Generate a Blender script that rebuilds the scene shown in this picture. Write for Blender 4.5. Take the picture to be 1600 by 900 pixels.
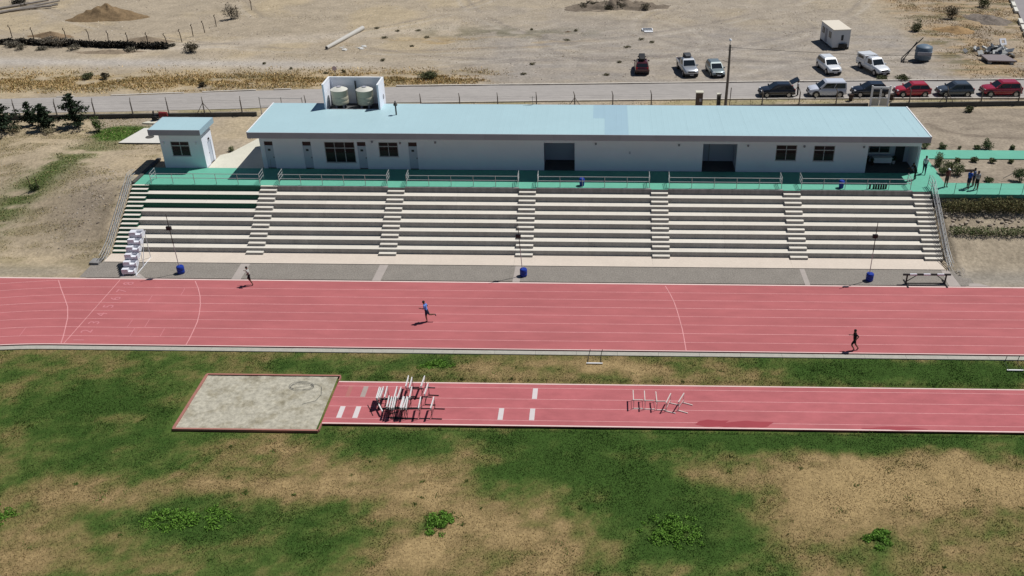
import bpy, math, random
import numpy as np
from mathutils import Vector, Matrix
R = math.radians
random.seed(7)
rng = np.random.default_rng(11)
for o in list(bpy.data.objects): bpy.data.objects.remove(o)
S = bpy.context.scene
COL = S.collection

# ------------------------------------------------------------------ camera
CAM_H, F_PX = 38.9, 1475.0
pitch, yaw, roll = R(30.124), R(-1.327), R(-0.088)
fwd = Vector((math.sin(yaw)*math.cos(pitch), math.cos(yaw)*math.cos(pitch), -math.sin(pitch)))
rgt = Vector((math.cos(yaw), -math.sin(yaw), 0)); upv = rgt.cross(fwd)
r2 = rgt*math.cos(roll)+upv*math.sin(roll); u2 = -rgt*math.sin(roll)+upv*math.cos(roll)
cd = bpy.data.cameras.new('camera'); cam = bpy.data.objects.new('camera', cd); COL.objects.link(cam)
mw = Matrix(((r2.x, u2.x, -fwd.x, 0), (r2.y, u2.y, -fwd.y, 0), (r2.z, u2.z, -fwd.z, CAM_H), (0, 0, 0, 1)))
cam.matrix_world = mw
cd.sensor_fit = 'HORIZONTAL'; cd.sensor_width = 36.0; cd.lens = F_PX/1600*36; cd.shift_x = -106.4/1600
cd.clip_start = 0.5; cd.clip_end = 6000
S.camera = cam
# ------------------------------------------------------------------ light
SH = Vector((-0.50, -0.27, -1.0))                      # direction the sunlight travels
sun_el = math.atan2(1.0, math.hypot(SH.x, SH.y)); sun_az = math.atan2(-SH.x, -SH.y)   # from +Y towards +X
W = bpy.data.worlds.new('World'); S.world = W; W.use_nodes = True
nt = W.node_tree; nt.nodes.clear()
sky = nt.nodes.new('ShaderNodeTexSky'); sky.sky_type = 'NISHITA'; sky.sun_disc = False
sky.sun_elevation = sun_el; sky.sun_rotation = sun_az; sky.altitude = 1200; sky.dust_density = 0.2; sky.ozone_density = 4.0
bgn = nt.nodes.new('ShaderNodeBackground'); bgn.inputs[1].default_value = 0.05
wo = nt.nodes.new('ShaderNodeOutputWorld')
nt.links.new(sky.outputs[0], bgn.inputs[0]); nt.links.new(bgn.outputs[0], wo.inputs[0])
sl = bpy.data.lights.new('sun', 'SUN'); sl.energy = 5.0; sl.angle = R(0.53); sl.color = (1.0, 0.98, 0.95)
so = bpy.data.objects.new('sun', sl); COL.objects.link(so); so.location = (60, 80, 90)
so.rotation_euler = SH.to_track_quat('-Z', 'Y').to_euler()
S.view_settings.view_transform = 'Standard'; S.view_settings.look = 'None'
S.view_settings.exposure = -0.22; S.view_settings.gamma = 1.0; S.view_settings.use_curve_mapping = False

# ------------------------------------------------------------------ materials
def lin(r, g, b, k=1.0):
    f = lambda c: ((c/255+0.055)/1.055)**2.4 if c > 10 else c/255/12.92
    return (f(r)*k, f(g)*k, f(b)*k)
MATS = {}
def mat(name, color, rough=0.8, var=0.0, scale=3.0, bump=0.0, bscale=40.0, metal=0.0, attr=None, objvar=0.0, spec=0.3, col2=None, stretch=None, fine=0.0, fscale=30.0, alpha=1.0, emit=0.0):
    if name in MATS: return MATS[name]
    m = bpy.data.materials.new(name); m.use_nodes = True; MATS[name] = m
    n, l = m.node_tree.nodes, m.node_tree.links
    b = n['Principled BSDF']; b.inputs['Roughness'].default_value = rough; b.inputs['Metallic'].default_value = metal
    b.inputs['Specular IOR Level'].default_value = spec
    geo = n.new('ShaderNodeNewGeometry'); vec = geo.outputs['Position']
    if stretch:
        mp = n.new('ShaderNodeVectorMath'); mp.operation = 'MULTIPLY'; mp.inputs[1].default_value = stretch
        l.new(vec, mp.inputs[0]); vec = mp.outputs[0]
    if attr:
        a = n.new('ShaderNodeAttribute'); a.attribute_name = attr; c = a.outputs['Color']
    else:
        rgb = n.new('ShaderNodeRGB'); rgb.outputs[0].default_value = (*color, 1); c = rgb.outputs[0]
    def noise(sc, det=5):
        t = n.new('ShaderNodeTexNoise'); t.inputs['Scale'].default_value = sc; t.inputs['Detail'].default_value = det
        t.inputs['Roughness'].default_value = 0.65
        l.new(vec, t.inputs['Vector']); return t.outputs['Fac']
    def hsv(c, fac, amt):
        mr = n.new('ShaderNodeMapRange'); mr.inputs[1].default_value = 0.25; mr.inputs[2].default_value = 0.75
        mr.inputs[3].default_value = 1-amt; mr.inputs[4].default_value = 1+amt; mr.clamp = False
        l.new(fac, mr.inputs[0])
        h = n.new('ShaderNodeHueSaturation'); l.new(mr.outputs[0], h.inputs['Value']); l.new(c, h.inputs['Color']); return h.outputs[0]
    if col2:
        t = noise(scale*0.6, 6); rp = n.new('ShaderNodeMapRange'); rp.inputs[1].default_value = .48; rp.inputs[2].default_value = .66
        l.new(t, rp.inputs[0]); mx = n.new('ShaderNodeMix'); mx.data_type = 'RGBA'
        l.new(rp.outputs[0], mx.inputs['Factor']); l.new(c, mx.inputs['A']); mx.inputs['B'].default_value = (*col2, 1); c = mx.outputs['Result']
    if var: c = hsv(c, noise(scale), var)
    if fine: c = hsv(c, noise(fscale, 3), fine)
    if objvar:
        oi = n.new('ShaderNodeObjectInfo'); mr = n.new('ShaderNodeMapRange'); mr.inputs[3].default_value = 1-objvar; mr.inputs[4].default_value = 1+objvar
        l.new(oi.outputs['Random'], mr.inputs[0]); h = n.new('ShaderNodeHueSaturation'); l.new(mr.outputs[0], h.inputs['Value']); l.new(c, h.inputs['Color']); c = h.outputs[0]
    l.new(c, b.inputs['Base Color'])
    if bump:
        bp = n.new('ShaderNodeBump'); bp.inputs['Strength'].default_value = bump; bp.inputs['Distance'].default_value = 0.05
        l.new(noise(bscale, 4), bp.inputs['Height']); l.new(bp.outputs[0], b.inputs['Normal'])
    return m
K = 0.80
M_dirt = mat('dirt', (.4, .33, .25), .95, var=.14, scale=.6, fine=.28, fscale=3.2, bump=1.0, bscale=4, attr='Col', spec=.1)
M_field = mat('field_grass', (.1, .12, .04), .95, var=.14, scale=1.2, fine=.30, fscale=5, bump=1, bscale=8, attr='Col', spec=.1)
M_blade = mat('grass_blade', (.1, .12, .04), .8, attr='Col', spec=.15)
M_track = mat('track_rubber', lin(190, 111, 112, K), .9, var=.11, scale=.3, fine=.08, fscale=1.3, bump=.2, bscale=60, spec=.15, stretch=(.35, 1, 1))
M_runway = mat('runway_rubber', lin(192, 110, 113, K), .9, var=.11, scale=.4, fine=.07, fscale=1.6, bump=.2, bscale=60, spec=.15, stretch=(.5, 1, 1))
M_wet = mat('wet_rubber', lin(168, 66, 74, K), .55, var=.06, scale=1, spec=.3)
M_line = mat('line_paint', lin(229, 160, 160, K), .8, var=.16, scale=1.3, fine=.12, fscale=5)
M_linew = mat('white_line_paint', lin(243, 214, 206, K), .8, var=.07, scale=2)
M_faint = mat('worn_paint', lin(213, 136, 140, K), .85, var=.10, scale=2)
M_kerb = mat('kerb_concrete', lin(184, 180, 168, K), .9, var=.10, scale=1.5, fine=.12, fscale=8)
M_gap = mat('drain_gap', (.03, .025, .025), .9)
M_gravel = mat('gravel', lin(152, 145, 136, K), .95, var=.10, scale=.7, fine=.30, fscale=9, bump=1, bscale=12, spec=.1)
M_sand = mat('sand', lin(190, 184, 166, K), .95, var=.12, scale=1.2, fine=.30, fscale=3.2, bump=1, bscale=3.0, col2=lin(158, 150, 128, K), spec=.1)
M_pitkerb = mat('pit_kerb', lin(176, 120, 108, K), .9, var=.12, scale=2)
M_tread = mat('tread_concrete', lin(233, 226, 212, K), .85, var=.05, scale=.8, fine=.05, fscale=6, objvar=.035)
M_riser = mat('riser_concrete', lin(176, 174, 168, K), .9, var=.18, scale=1.1, fine=.10, fscale=5, stretch=(1, 1, .35), objvar=.06)
M_griser = mat('green_riser', lin(34, 92, 74, K), .8, var=.1, scale=2)
M_apron = mat('apron_concrete', lin(226, 212, 196, K), .9, var=.05, scale=.7, fine=.06, fscale=5)
M_deck = mat('green_deck', lin(108, 186, 160, K), .75, var=.07, scale=.6, fine=.05, fscale=4)
M_deckedge = mat('stained_concrete', lin(146, 144, 142, K), .9, var=.30, scale=2.2, fine=.1, fscale=6, stretch=(1, 1, .25))
M_path = mat('pale_concrete', lin(222, 218, 200, K), .9, var=.06, scale=.8, fine=.07, fscale=5)
M_wall = mat('white_plaster', lin(240, 243, 252, .92), .85, var=.03, scale=.6, spec=.2)
M_fascia = mat('grey_fascia', lin(168, 168, 176, K), .8, var=.05, scale=.8, objvar=.05)
M_roof = mat('roof_sheet', lin(184, 215, 221, K), .5, var=.03, scale=.3, objvar=.006, spec=.4, fine=.02, fscale=3)
M_roofd = mat('roof_sheet_darker', lin(170, 201, 214, K), .5, var=.03, scale=.4, spec=.4)
M_trim = mat('white_trim', lin(236, 238, 240, .9), .6)
M_glass = mat('dark_glass', (.014, .014, .018), .25, spec=.25)
M_curtain = mat('dark_red_blind', (.03, .012, .013), .6)
M_frame = mat('window_frame', lin(196, 196, 198, K), .5)
M_door = mat('door_paint', lin(205, 214, 228, K), .6)
M_transom = mat('transom_glass', (.03, .012, .014), .3)
M_dark = mat('dark_interior', (.05, .055, .06), .9)
M_floor = mat('dark_floor', (.09, .09, .09), .8)
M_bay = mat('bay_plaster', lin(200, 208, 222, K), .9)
M_steel = mat('galvanised_steel', lin(190, 192, 192, K), .45, metal=.3, var=.05)
M_white = mat('white_plastic', lin(238, 240, 246, K), .45)
M_offw = mat('white_enamel', lin(226, 214, 206, K), .5, var=.05)
M_black = mat('black_metal', (.018, .018, .02), .5)
M_blackp = mat('black_plastic', (.02, .02, .022), .6)
M_blue = mat('blue_plastic', (.012, .04, .30), .45)
M_tank = mat('tank_beige', lin(196, 190, 168, K), .6, var=.05)
M_rubber = mat('tyre_rubber', (.015, .015, .016), .8)
M_rim = mat('alloy_rim', (.45, .45, .47), .35, metal=.7)
M_carglass = mat('car_glass', (.015, .02, .025), .06, spec=.6)
M_lamp = mat('headlamp_glass', (.7, .72, .75), .15)
M_tail = mat('tail_lamp', (.35, .01, .01), .25)
M_asph = mat('road_gravel', lin(176, 170, 164, K), .95, var=.09, scale=.35, fine=.10, fscale=3, bump=.4, bscale=14, stretch=(.4, 1, 1), spec=.1)
M_asphr = mat('grey_asphalt', lin(158, 152, 152, K), .95, var=.06, scale=.5, fine=.06, fscale=5)
M_wallc = mat('plinth_concrete', lin(92, 90, 86, K), .95, var=.2, scale=1)
M_stone = mat('rough_stone', lin(176, 162, 144, K), .95, var=.18, scale=2.5, bump=.8, bscale=5, objvar=.15)
M_post = mat('weathered_post', lin(120, 112, 104, K), .85, var=.15, scale=3)
M_rust = mat('rusty_post', lin(72, 58, 50, K), .9, var=.2, scale=4)
M_wire = mat('wire', (.25, .25, .25), .5, metal=.6)
M_bark = mat('bark', (.06, .042, .03), .95)
M_leaf = mat('foliage', (.05, .08, .03), .75, attr='Col', spec=.2)
M_skin = mat('skin', (.22, .115, .08), .6)
M_hair = mat('hair', (.015, .011, .009), .6)
M_shoe = mat('shoe', (.05, .05, .06), .6)
def cloth(n, c): return mat('cloth_'+n, c, .9)

# ------------------------------------------------------------------ mesh helpers
class MB:
    def __init__(s): s.v, s.f, s.m = [], [], []
    def add(s, vs, fs, mi=0):
        o = len(s.v); s.v += [tuple(p) for p in vs]; s.f += [tuple(i+o for i in q) for q in fs]; s.m += [mi]*len(fs); return s
    def box(s, x0, x1, y0, y1, z0, z1, mi=0, top=None, front=None):
        vs = [(x0,y0,z0),(x1,y0,z0),(x1,y1,z0),(x0,y1,z0),(x0,y0,z1),(x1,y0,z1),(x1,y1,z1),(x0,y1,z1)]
        fs = [(0,3,2,1),(4,5,6,7),(0,1,5,4),(1,2,6,5),(2,3,7,6),(3,0,4,7)]
        s.add(vs, fs, mi)
        if top is not None: s.m[-5] = top
        if front is not None: s.m[-4] = front
        return s
    def hexa(s, lo, hi, mi=0):                # two quads (4 points each) joined
        return s.add(list(lo)+list(hi), [(0,3,2,1),(4,5,6,7),(0,1,5,4),(1,2,6,5),(2,3,7,6),(3,0,4,7)], mi)
    def tube(s, pts, r, n=6, mi=0, cap=True):
        pts = [Vector(p) for p in pts]; k = len(pts); rr = r if isinstance(r, (list, tuple)) else [r]*k
        rings = []
        for i, p in enumerate(pts):
            d = (pts[min(i+1, k-1)]-pts[max(i-1, 0)]).normalized()
            a = d.orthogonal().normalized() if i == 0 else (a-d*a.dot(d)).normalized()
            b = d.cross(a); rings.append([p+(a*math.cos(t)+b*math.sin(t))*rr[i] for t in [2*math.pi*j/n for j in range(n)]])
        vs = [q for g in rings for q in g]; fs = []
        for i in range(k-1):
            for j in range(n): fs.append((i*n+j, i*n+(j+1) % n, (i+1)*n+(j+1) % n, (i+1)*n+j))
        if cap: fs += [tuple(range(n))[::-1], tuple((k-1)*n+j for j in range(n))]
        return s.add(vs, fs, mi)
    def lathe(s, prof, c=(0, 0, 0), n=16, mi=0):
        vs, fs = [], []
        for (r_, z) in prof:
            for j in range(n): t = 2*math.pi*j/n; vs.append((c[0]+r_*math.cos(t), c[1]+r_*math.sin(t), c[2]+z))
        for i in range(len(prof)-1):
            for j in range(n): fs.append((i*n+j, i*n+(j+1) % n, (i+1)*n+(j+1) % n, (i+1)*n+j))
        fs += [tuple(range(n))[::-1], tuple((len(prof)-1)*n+j for j in range(n))]
        return s.add(vs, fs, mi)
    def loft(s, rings, mi=0):
        n = len(rings[0]); vs = [q for g in rings for q in g]; fs = []
        for i in range(len(rings)-1):
            for j in range(n): fs.append((i*n+j, i*n+(j+1) % n, (i+1)*n+(j+1) % n, (i+1)*n+j))
        fs += [tuple(range(n))[::-1], tuple((len(rings)-1)*n+j for j in range(n))]
        return s.add(vs, fs, mi)
    def poly(s, pts, z, mi=0): return s.add([(p[0], p[1], z) for p in pts], [tuple(range(len(pts)))], mi)
    def slab(s, pts, z0, z1, mi=0, side=None):
        n = len(pts); vs = [(p[0], p[1], z0) for p in pts]+[(p[0], p[1], z1) for p in pts]
        s.add(vs, [tuple(range(n, 2*n))], mi); o = len(s.v)-2*n
        for i in range(n): s.f.append((o+i, o+(i+1) % n, o+n+(i+1) % n, o+n+i)); s.m.append(mi if side is None else side)
        return s
    def strip(s, pts, w, z, mi=0):
        pts = [Vector((p[0], p[1])) for p in pts]; vs = []
        for i, p in enumerate(pts):
            d = (pts[min(i+1, len(pts)-1)]-pts[max(i-1, 0)]).normalized(); nn = Vector((-d.y, d.x))*w/2
            vs += [(p.x+nn.x, p.y+nn.y, z), (p.x-nn.x, p.y-nn.y, z)]
        return s.add(vs, [(2*i, 2*i+1, 2*i+3, 2*i+2)[::-1] for i in range(len(pts)-1)], mi)
    def mesh(s, name, mats, smooth=None):
        me = bpy.data.meshes.new(name); me.from_pydata(s.v, [], s.f)
        for m in (mats if isinstance(mats, (list, tuple)) else [mats]): me.materials.append(m)
        me.polygons.foreach_set('material_index', s.m)
        if smooth is not None:
            me.polygons.foreach_set('use_smooth', [True]*len(s.f)); me.set_sharp_from_angle(angle=R(smooth))
        me.update(); return me
    def build(s, name, mats, parent=None, smooth=None, kind=None):
        return obj(name, s.mesh(name, mats, smooth), parent, kind)
def obj(name, me, parent=None, kind=None, loc=None, rz=None):
    o = bpy.data.objects.new(name, me); COL.objects.link(o)
    if parent: o.parent = parent
    if kind: o['kind'] = kind
    if loc is not None: o.location = loc
    if rz is not None: o.rotation_euler.z = rz
    return o
def tag(o, label, cat, group=None):
    o['label'] = label; o['category'] = cat
    if group: o['group'] = group
    return o
def thing(name, label, cat, loc=(0, 0, 0), rz=0.0, group=None):
    o = bpy.data.objects.new(name, None); COL.objects.link(o); o.location = loc; o.rotation_euler.z = rz
    o.empty_display_size = .3
    return tag(o, label, cat, group)
def copytree(o, parent=None):
    c = o.copy(); COL.objects.link(c)
    if parent: c.parent = parent
    for ch in list(o.children): copytree(ch, c)
    return c
def fast_mesh(name, V, F, mats, col=None, smooth=False):
    """V (n,3), F (m,k) arrays"""
    me = bpy.data.meshes.new(name); n, m, k = len(V), len(F), F.shape[1]
    me.vertices.add(n); me.vertices.foreach_set('co', np.ascontiguousarray(V, dtype=np.float32).ravel())
    me.loops.add(m*k); me.loops.foreach_set('vertex_index', np.ascontiguousarray(F, dtype=np.int32).ravel())
    me.polygons.add(m); me.polygons.foreach_set('loop_start', np.arange(0, m*k, k, dtype=np.int32))
    me.polygons.foreach_set('loop_total', np.full(m, k, dtype=np.int32))
    if smooth: me.polygons.foreach_set('use_smooth', np.ones(m, dtype=bool))
    if col is not None:
        a = me.color_attributes.new('Col', 'FLOAT_COLOR', 'POINT')
        c4 = np.ones((n, 4), dtype=np.float32); c4[:, :3] = col; a.data.foreach_set('color', c4.ravel())
    for q in (mats if isinstance(mats, (list, tuple)) else [mats]): me.materials.append(q)
    me.update(calc_edges=True); return me
# value noise
_h = np.random.default_rng(3).random((256, 256))
def vnoise(x, y):
    xi = np.floor(x).astype(int); yi = np.floor(y).astype(int); fx = x-xi; fy = y-yi
    fx = fx*fx*(3-2*fx); fy = fy*fy*(3-2*fy); g = lambda a, b: _h[a % 256, b % 256]
    return (g(xi, yi)*(1-fx)+g(xi+1, yi)*fx)*(1-fy)+(g(xi, yi+1)*(1-fx)+g(xi+1, yi+1)*fx)*fy
def fbm(x, y, s=1.0, o=4):
    t = 0; a = .5; w = 0
    for i in range(o): t = t+a*vnoise(x*s+17.3*i, y*s-9.1*i); w += a; a *= .55; s *= 2.03
    return t/w
def sstep(t): t = np.clip(t, 0, 1); return t*t*(3-2*t)

# ------------------------------------------------------------------ terrain
D = 3.84
def road_near(X): return np.interp(X, [-400, -65, -51, -38, -23, -3, 19, 48, 400], [70, 96.9, 97.8, 99.1, 101.2, 102.4, 103.45, 104.3, 116])
def road_far(X): return np.interp(X, [-400, -68, -57, -40, -24, -3, 20, 50, 400], [73, 101.9, 102.9, 105.3, 107.0, 108.1, 109.4, 110.8, 123])
def fence_y(X): return 99.2+.0615*X
def H0(X, Y):
    wl = 8.6+np.clip((-43.6-X)*.75, 0, 15)
    left = D*sstep((Y-70.2)/wl)
    mid = np.where(Y < 78.3, np.clip((Y-73.4)/5.6, 0, 1)*3.2-.25, D-.14)
    mid = np.where(Y < 73.4, -.06, mid)
    right = np.interp(Y, [69.4, 71.5, 73.5, 74.6, 75.4, 76.6, 77.6, 77.75], [0, .55, 1.45, 1.75, 2.0, 2.5, 2.7, D-.1])
    back = np.where(Y > 89.4, D-.03, D-.14)
    z = np.where(X < -43.05, left, np.where(X > 30.1, right, mid))
    z = np.where(Y > 84, np.where((X > -43.05) & (X < 30.1), back, np.maximum(z, 0)), z)
    return np.where(Y < 57.0, -.4, np.where(Y < 67.9, -.07, z))
def namp(X, Y):
    a = np.where(Y > 89, .05, 0)+np.where(Y > 111.5, .10, 0)
    a = np.where((X < -44) & (Y > 71), .16, a); a = np.where((X > 31) & (Y > 70) & (Y < 77.6), .18, a)
    onroad = (Y > road_near(X)-1.5) & (Y < road_far(X)+.6)
    a = np.where(onroad, .02, a); return a
def HT(X, Y):
    X = np.asarray(X, float); Y = np.asarray(Y, float)
    return H0(X, Y)-namp(X, Y)*fbm(X, Y, .45, 5)
def gz(x, y): return float(HT(np.array([x]), np.array([y]))[0])
def grid_axis(a0, a1, step, lo, hi):
    core = list(np.arange(a0, a1+1e-6, step)); d = step
    L = []; p = a0
    while p > lo: d *= 1.5; p -= d; L.append(p)
    d = step; Rr = []; p = core[-1]
    while p < hi: d *= 1.5; p += d; Rr.append(p)
    return np.array(L[::-1]+core+Rr)
def grid_mesh(xs, ys):
    X, Y = np.meshgrid(xs, ys); nx, ny = len(xs), len(ys)
    i = np.arange(nx*ny).reshape(ny, nx)
    F = np.stack([i[:-1, :-1].ravel(), i[:-1, 1:].ravel(), i[1:, 1:].ravel(), i[1:, :-1].ravel()], 1)
    return X.ravel(), Y.ravel(), F
def mixc(c, t, d): t = np.clip(t, 0, 1)[:, None]; return c*(1-t)+np.array(d)*t
def gauss(X, Y, x, y, rx, ry): return np.exp(-(((X-x)/rx)**2+((Y-y)/ry)**2))
TAN, TAN2, GREY, STRAW, OLIVE = lin(174, 160, 139, K), lin(184, 167, 138, K), lin(156, 149, 142, K), lin(174, 150, 110, K), lin(106, 102, 74, K)
def dirt_col(X, Y):
    n1 = fbm(X, Y, .12, 5); n2 = fbm(X+50, Y*1.8-20, .35, 4); n3 = fbm(X*.5+9, Y*1.6+77, .6, 4)
    c = np.tile(np.array(TAN), (len(X), 1)).astype(float)
    c = mixc(c, sstep((n1-.42)/.2)*.8, TAN2)
    lot = sstep((X+28)/16)*sstep((Y-107)/3)*(1-sstep((X-52)/8))*(1-.55*sstep((Y-128)/14))
    c = mixc(c, lot*(.75+.5*(n2-.5)), GREY)
    c = mixc(c, lot*sstep((n3-.55)/.15)*.5, lin(178, 166, 150, K))
    # wheel tracks on the left
    tr = np.exp(-((Y-(115.2-.015*X))/1.9)**2)*sstep((-22-X)/14)
    c = mixc(c, tr*.85, lin(188, 180, 170, K))
    tr2 = np.exp(-((Y-(128+.30*(X+40)))/2.2)**2)*(X > -62)*(X < -20); c = mixc(c, tr2*.5, lin(196, 184, 168, K))
    for (cx, cy, rr, amt) in [(20, 160, 42, .5), (-8, 170, 52, .45), (38, 90, 29, .5), (6, 60, 60, .45), (-30, 200, 78, .5), (18, 135, 12, .4), (-60, 170, 46, .45), (2, 128, 10, .35)]:
        for dr in (0, 1.6):
            q = np.exp(-((np.hypot(X-cx, Y-cy)-rr-dr+.4*(n2-.5))/.34)**2)*(Y > 111)*sstep((n1-.35)/.2); c = mixc(c, q*amt, lin(132, 124, 117, K) if dr == 0 else lin(190, 180, 166, K))
    # dry grass belts along the road
    belt = np.exp(-((Y-(109.2+.05*(X+40)))/3.2)**2)*sstep((-10-X)/8)*sstep((n2-.22)/.25)
    c = mixc(c, belt*.9, STRAW); c = mixc(c, belt*sstep((n3-.52)/.12)*.75, OLIVE)
    far = sstep((n3-.55)/.12)*np.exp(-((Y-126)/3)**2)*np.exp(-((X+19)/13)**2); c = mixc(c, far*.9, STRAW)
    far = sstep((n2-.5)/.12)*np.exp(-((Y-131)/3)**2)*np.exp(-((X+14)/14)**2); c = mixc(c, far*.6, OLIVE)
    rt = sstep((X-40)/6)*sstep((Y-111)/3); c = mixc(c, rt*(.4+.8*sstep((n2-.45)/.2)), lin(172, 150, 120, K)); c = mixc(c, rt*sstep((n3-.55)/.12)*.7, OLIVE)
    # bank on the left of the stand
    bank = (X < -43)*(Y < 92)
    c = mixc(c, bank*.55, lin(182, 164, 134, K)); c = mixc(c, bank*sstep((n3-.5)/.14)*.55, lin(140, 128, 96, K))
    g = np.exp(-((X+54.5-(Y-78)*.42)/2.4)**2)*np.exp(-((Y-81)/8.5)**2)*sstep((n3-.40)/.1)*(X < -43)
    c = mixc(c, g*.95, lin(92, 108, 58, K))
    g = gauss(X, Y, -49.5, 91.5, 3.2, 2.4); c = mixc(c, sstep((g*(.5+n3)-.35)/.2), lin(80, 108, 46, K))
    mud = gauss(X, Y, -46.5, 77, 2.6, 4.5); c = mixc(c, mud*.7, lin(164, 150, 132, K))
    grv = sstep((-43.5-X)/3)*np.exp(-((Y-68.8)/1.2)**2); c = mixc(c, grv*.6, lin(158, 150, 136, K))
    # right hand bank and garden
    rb = (X > 30)*(Y < 78); c = mixc(c, rb*.8, lin(172, 158, 136, K))
    rb2 = (X > 30)*np.exp(-((Y-76)/.7)**2); c = mixc(c, rb2*.5*sstep((n3-.4)/.2), lin(140, 126, 108, K))
    rg = (X > 30)*np.exp(-((Y-69)/1.5)**2); c = mixc(c, rg*.8, lin(150, 144, 134, K))
    gd = (X > 29)*(Y > 80)*(Y < 101); c = mixc(c, gd*.85, lin(164, 151, 134, K)); c = mixc(c, gd*sstep((n3-.46)/.2)*.5, lin(136, 124, 110, K))
    tl = np.exp(-((np.hypot((X-44)*.45, Y-96)-4.2+.3*(n2-.5))/.22)**2)*(X > 34)*(Y < 96); c = mixc(c, tl*.6, lin(112, 100, 88, K))
    vb = (Y > fence_y(X))*(Y < road_near(X)+.2)*sstep((n3-.42)/.15); c = mixc(c, vb*.6, lin(150, 142, 96, K))
    return c*(.80+.22*fbm(X, Y, 1.1, 3)+.26*fbm(X*.6+70, Y*1.5, .3, 5))[:, None]
xs = grid_axis(-92, 72, .4, -1500, 1500); ys = grid_axis(54, 152, .4, -40, 2500)
X, Y, F = grid_mesh(xs, ys)
ground = obj('ground', fast_mesh('ground', np.stack([X, Y, HT(X, Y)], 1), F, M_dirt, dirt_col(X, Y), True), kind='structure')

# ------------------------------------------------------------------ infield grass
PATCH = [(1,-22.0,46.0,4.5,1.7,1.0),(1,-9.1,45.4,3.0,2.3,1.0),(1,-7.9,40.9,5.6,2.6,0.9),(1,-7.5,37.4,4.6,2.1,0.9),(1,16.3,44.4,10.5,2.4,1.3),(1,19.1,40.9,9.6,3.1,1.0),(1,-2.6,38.9,2.5,2.0,0.9),(1,-19.0,42.8,7.3,1.5,0.9),(1,-31.4,41.7,5.3,1.5,0.8),(1,-37.7,46.6,1.6,1.6,0.9),(1,-0.2,55.6,11.0,1.3,1.3),(1,12.1,55.3,3.6,1.1,0.8),(1,-40.7,52.5,1.3,1.5,0.9),(1,-29.0,52.3,1.8,1.6,0.5),(1,-31.0,37.4,5.3,2.4,0.6),(1,-12.1,43.0,2.3,2.3,0.6),(1,24.6,44.9,3.5,1.8,0.9),(1,11.5,39.2,2.9,2.5,0.6),(1,-25.4,55.1,2.8,0.6,0.5),(1,24,37.4,6,2,.5),(-1,-33.7,50.1,8.2,5.2,1.0),(-1,-13.7,47.1,5.7,1.5,1.0),(-1,0.7,44.7,8.6,3.8,1.25),(-1,5.4,39.6,4.6,3.3,1.2),(-1,-15.7,39.2,4.7,3.0,0.8),(-1,-23.8,40.0,4.1,2.2,1.0),(-1,17.0,47.8,13.9,.9,2.0),(-1,21.2,55.8,10.0,1.6,1.7),(-1,-19.9,55.2,6.9,1.1,0.7),(-1,-26.2,38.0,2.9,1.9,0.4),(-1,-5.5,47.7,10.7,0.8,0.9),(-1,-11.8,55.9,2.3,0.6,1.7),(-1,22.1,40.0,2.2,1.0,0.5),(-1,-9.1,39.8,.8,.9,1.4),(-1,15.8,39.3,.7,.8,1.4),(-1,-30,45.5,6,1.5,.5)]
def dryness(X, Y):
    Xw = X+2.0*(fbm(X, Y, .33, 3)-.5)*2; Yw = Y+1.0*(fbm(X+40, Y+3, .4, 3)-.5)*2
    d = np.full(X.shape, .42)
    for s, x, y, rx, ry, w in PATCH: d = d+s*w*.42*gauss(Xw, Yw, x, y, rx*1.0, ry*1.0)
    d = d+(fbm(X*.75, Y*1.5, .42, 5)-.5)*.95+(fbm(X+5, Y+80, 1.3, 4)-.5)*.62+(vnoise(X*4.1, Y*4.7)-.5)*.16
    return np.clip(d, 0, 1)
G1, G2, G3, G4, G5 = [np.array(lin(*c)) for c in ((58, 82, 34), (78, 95, 45), (112, 106, 64), (136, 117, 81), (156, 134, 95))]
def grass_col(d, jit=0):
    t = np.clip(d+jit, 0, 1)*4; out = np.zeros(d.shape+(3,)); P = [G1, G2, G3, G4, G5]
    for k in range(4):
        m = (t >= k) & (t <= k+1); f = (t-k)[..., None]; out = np.where(m[..., None], P[k]*(1-f)+P[k+1]*f, out)
    return out
xs = grid_axis(-50, 38, .3, -400, 400); ys = np.concatenate([grid_axis(33, 57.2, .3, -60, 33)[:-1], [57.22]])
ys = ys[ys <= 57.22]
X, Y, F = grid_mesh(xs, ys)
dd = dryness(X, Y)
Z = .0-.05*fbm(X, Y, .5, 3)-.12*(~((X < -18.5) | (Y < 48.5) | (Y > 54.0)) | ((X > -28) & (X < -18) & (Y > 47.9) & (Y < 54.5)))
obj('grass_field', fast_mesh('grass_field', np.stack([X, Y, Z], 1), F, M_field, grass_col(dd), True), kind='structure')
def blades(n, xr, yr, hmin, hmax, w, keep):
    x = rng.uniform(*xr, n); y = rng.uniform(*yr, n); k = keep(x, y); x, y = x[k], y[k]; n = len(x)
    return x, y, n
def blade_mesh(name, x, y, z, h, w, col, label, cat):
    n = len(x); a = rng.uniform(0, 2*np.pi, n); b = rng.uniform(0, 2*np.pi, n); t = rng.uniform(.2, .9, n)*h
    dx, dy = np.cos(a)*w/2, np.sin(a)*w/2
    V = np.stack([np.stack([x-dx, y-dy, z], 1), np.stack([x+dx, y+dy, z], 1), np.stack([x+np.cos(b)*t, y+np.sin(b)*t, z+h], 1)], 1).reshape(-1, 3)
    o = obj(name, fast_mesh(name, V, np.arange(3*n).reshape(-1, 3), M_blade, np.repeat(col, 3, 0)), kind='stuff')
    return tag(o, label, cat)
def infield_ok(x, y): return ~(((x > -18.4) & (y > 48.6) & (y < 53.9)) | ((x > -28.2) & (x < -17.8) & (y > 47.8) & (y < 54.6)))
x, y, n = blades(520000, (-48, 36), (34.5, 57.15), 0, 0, 0, infield_ok)
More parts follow.
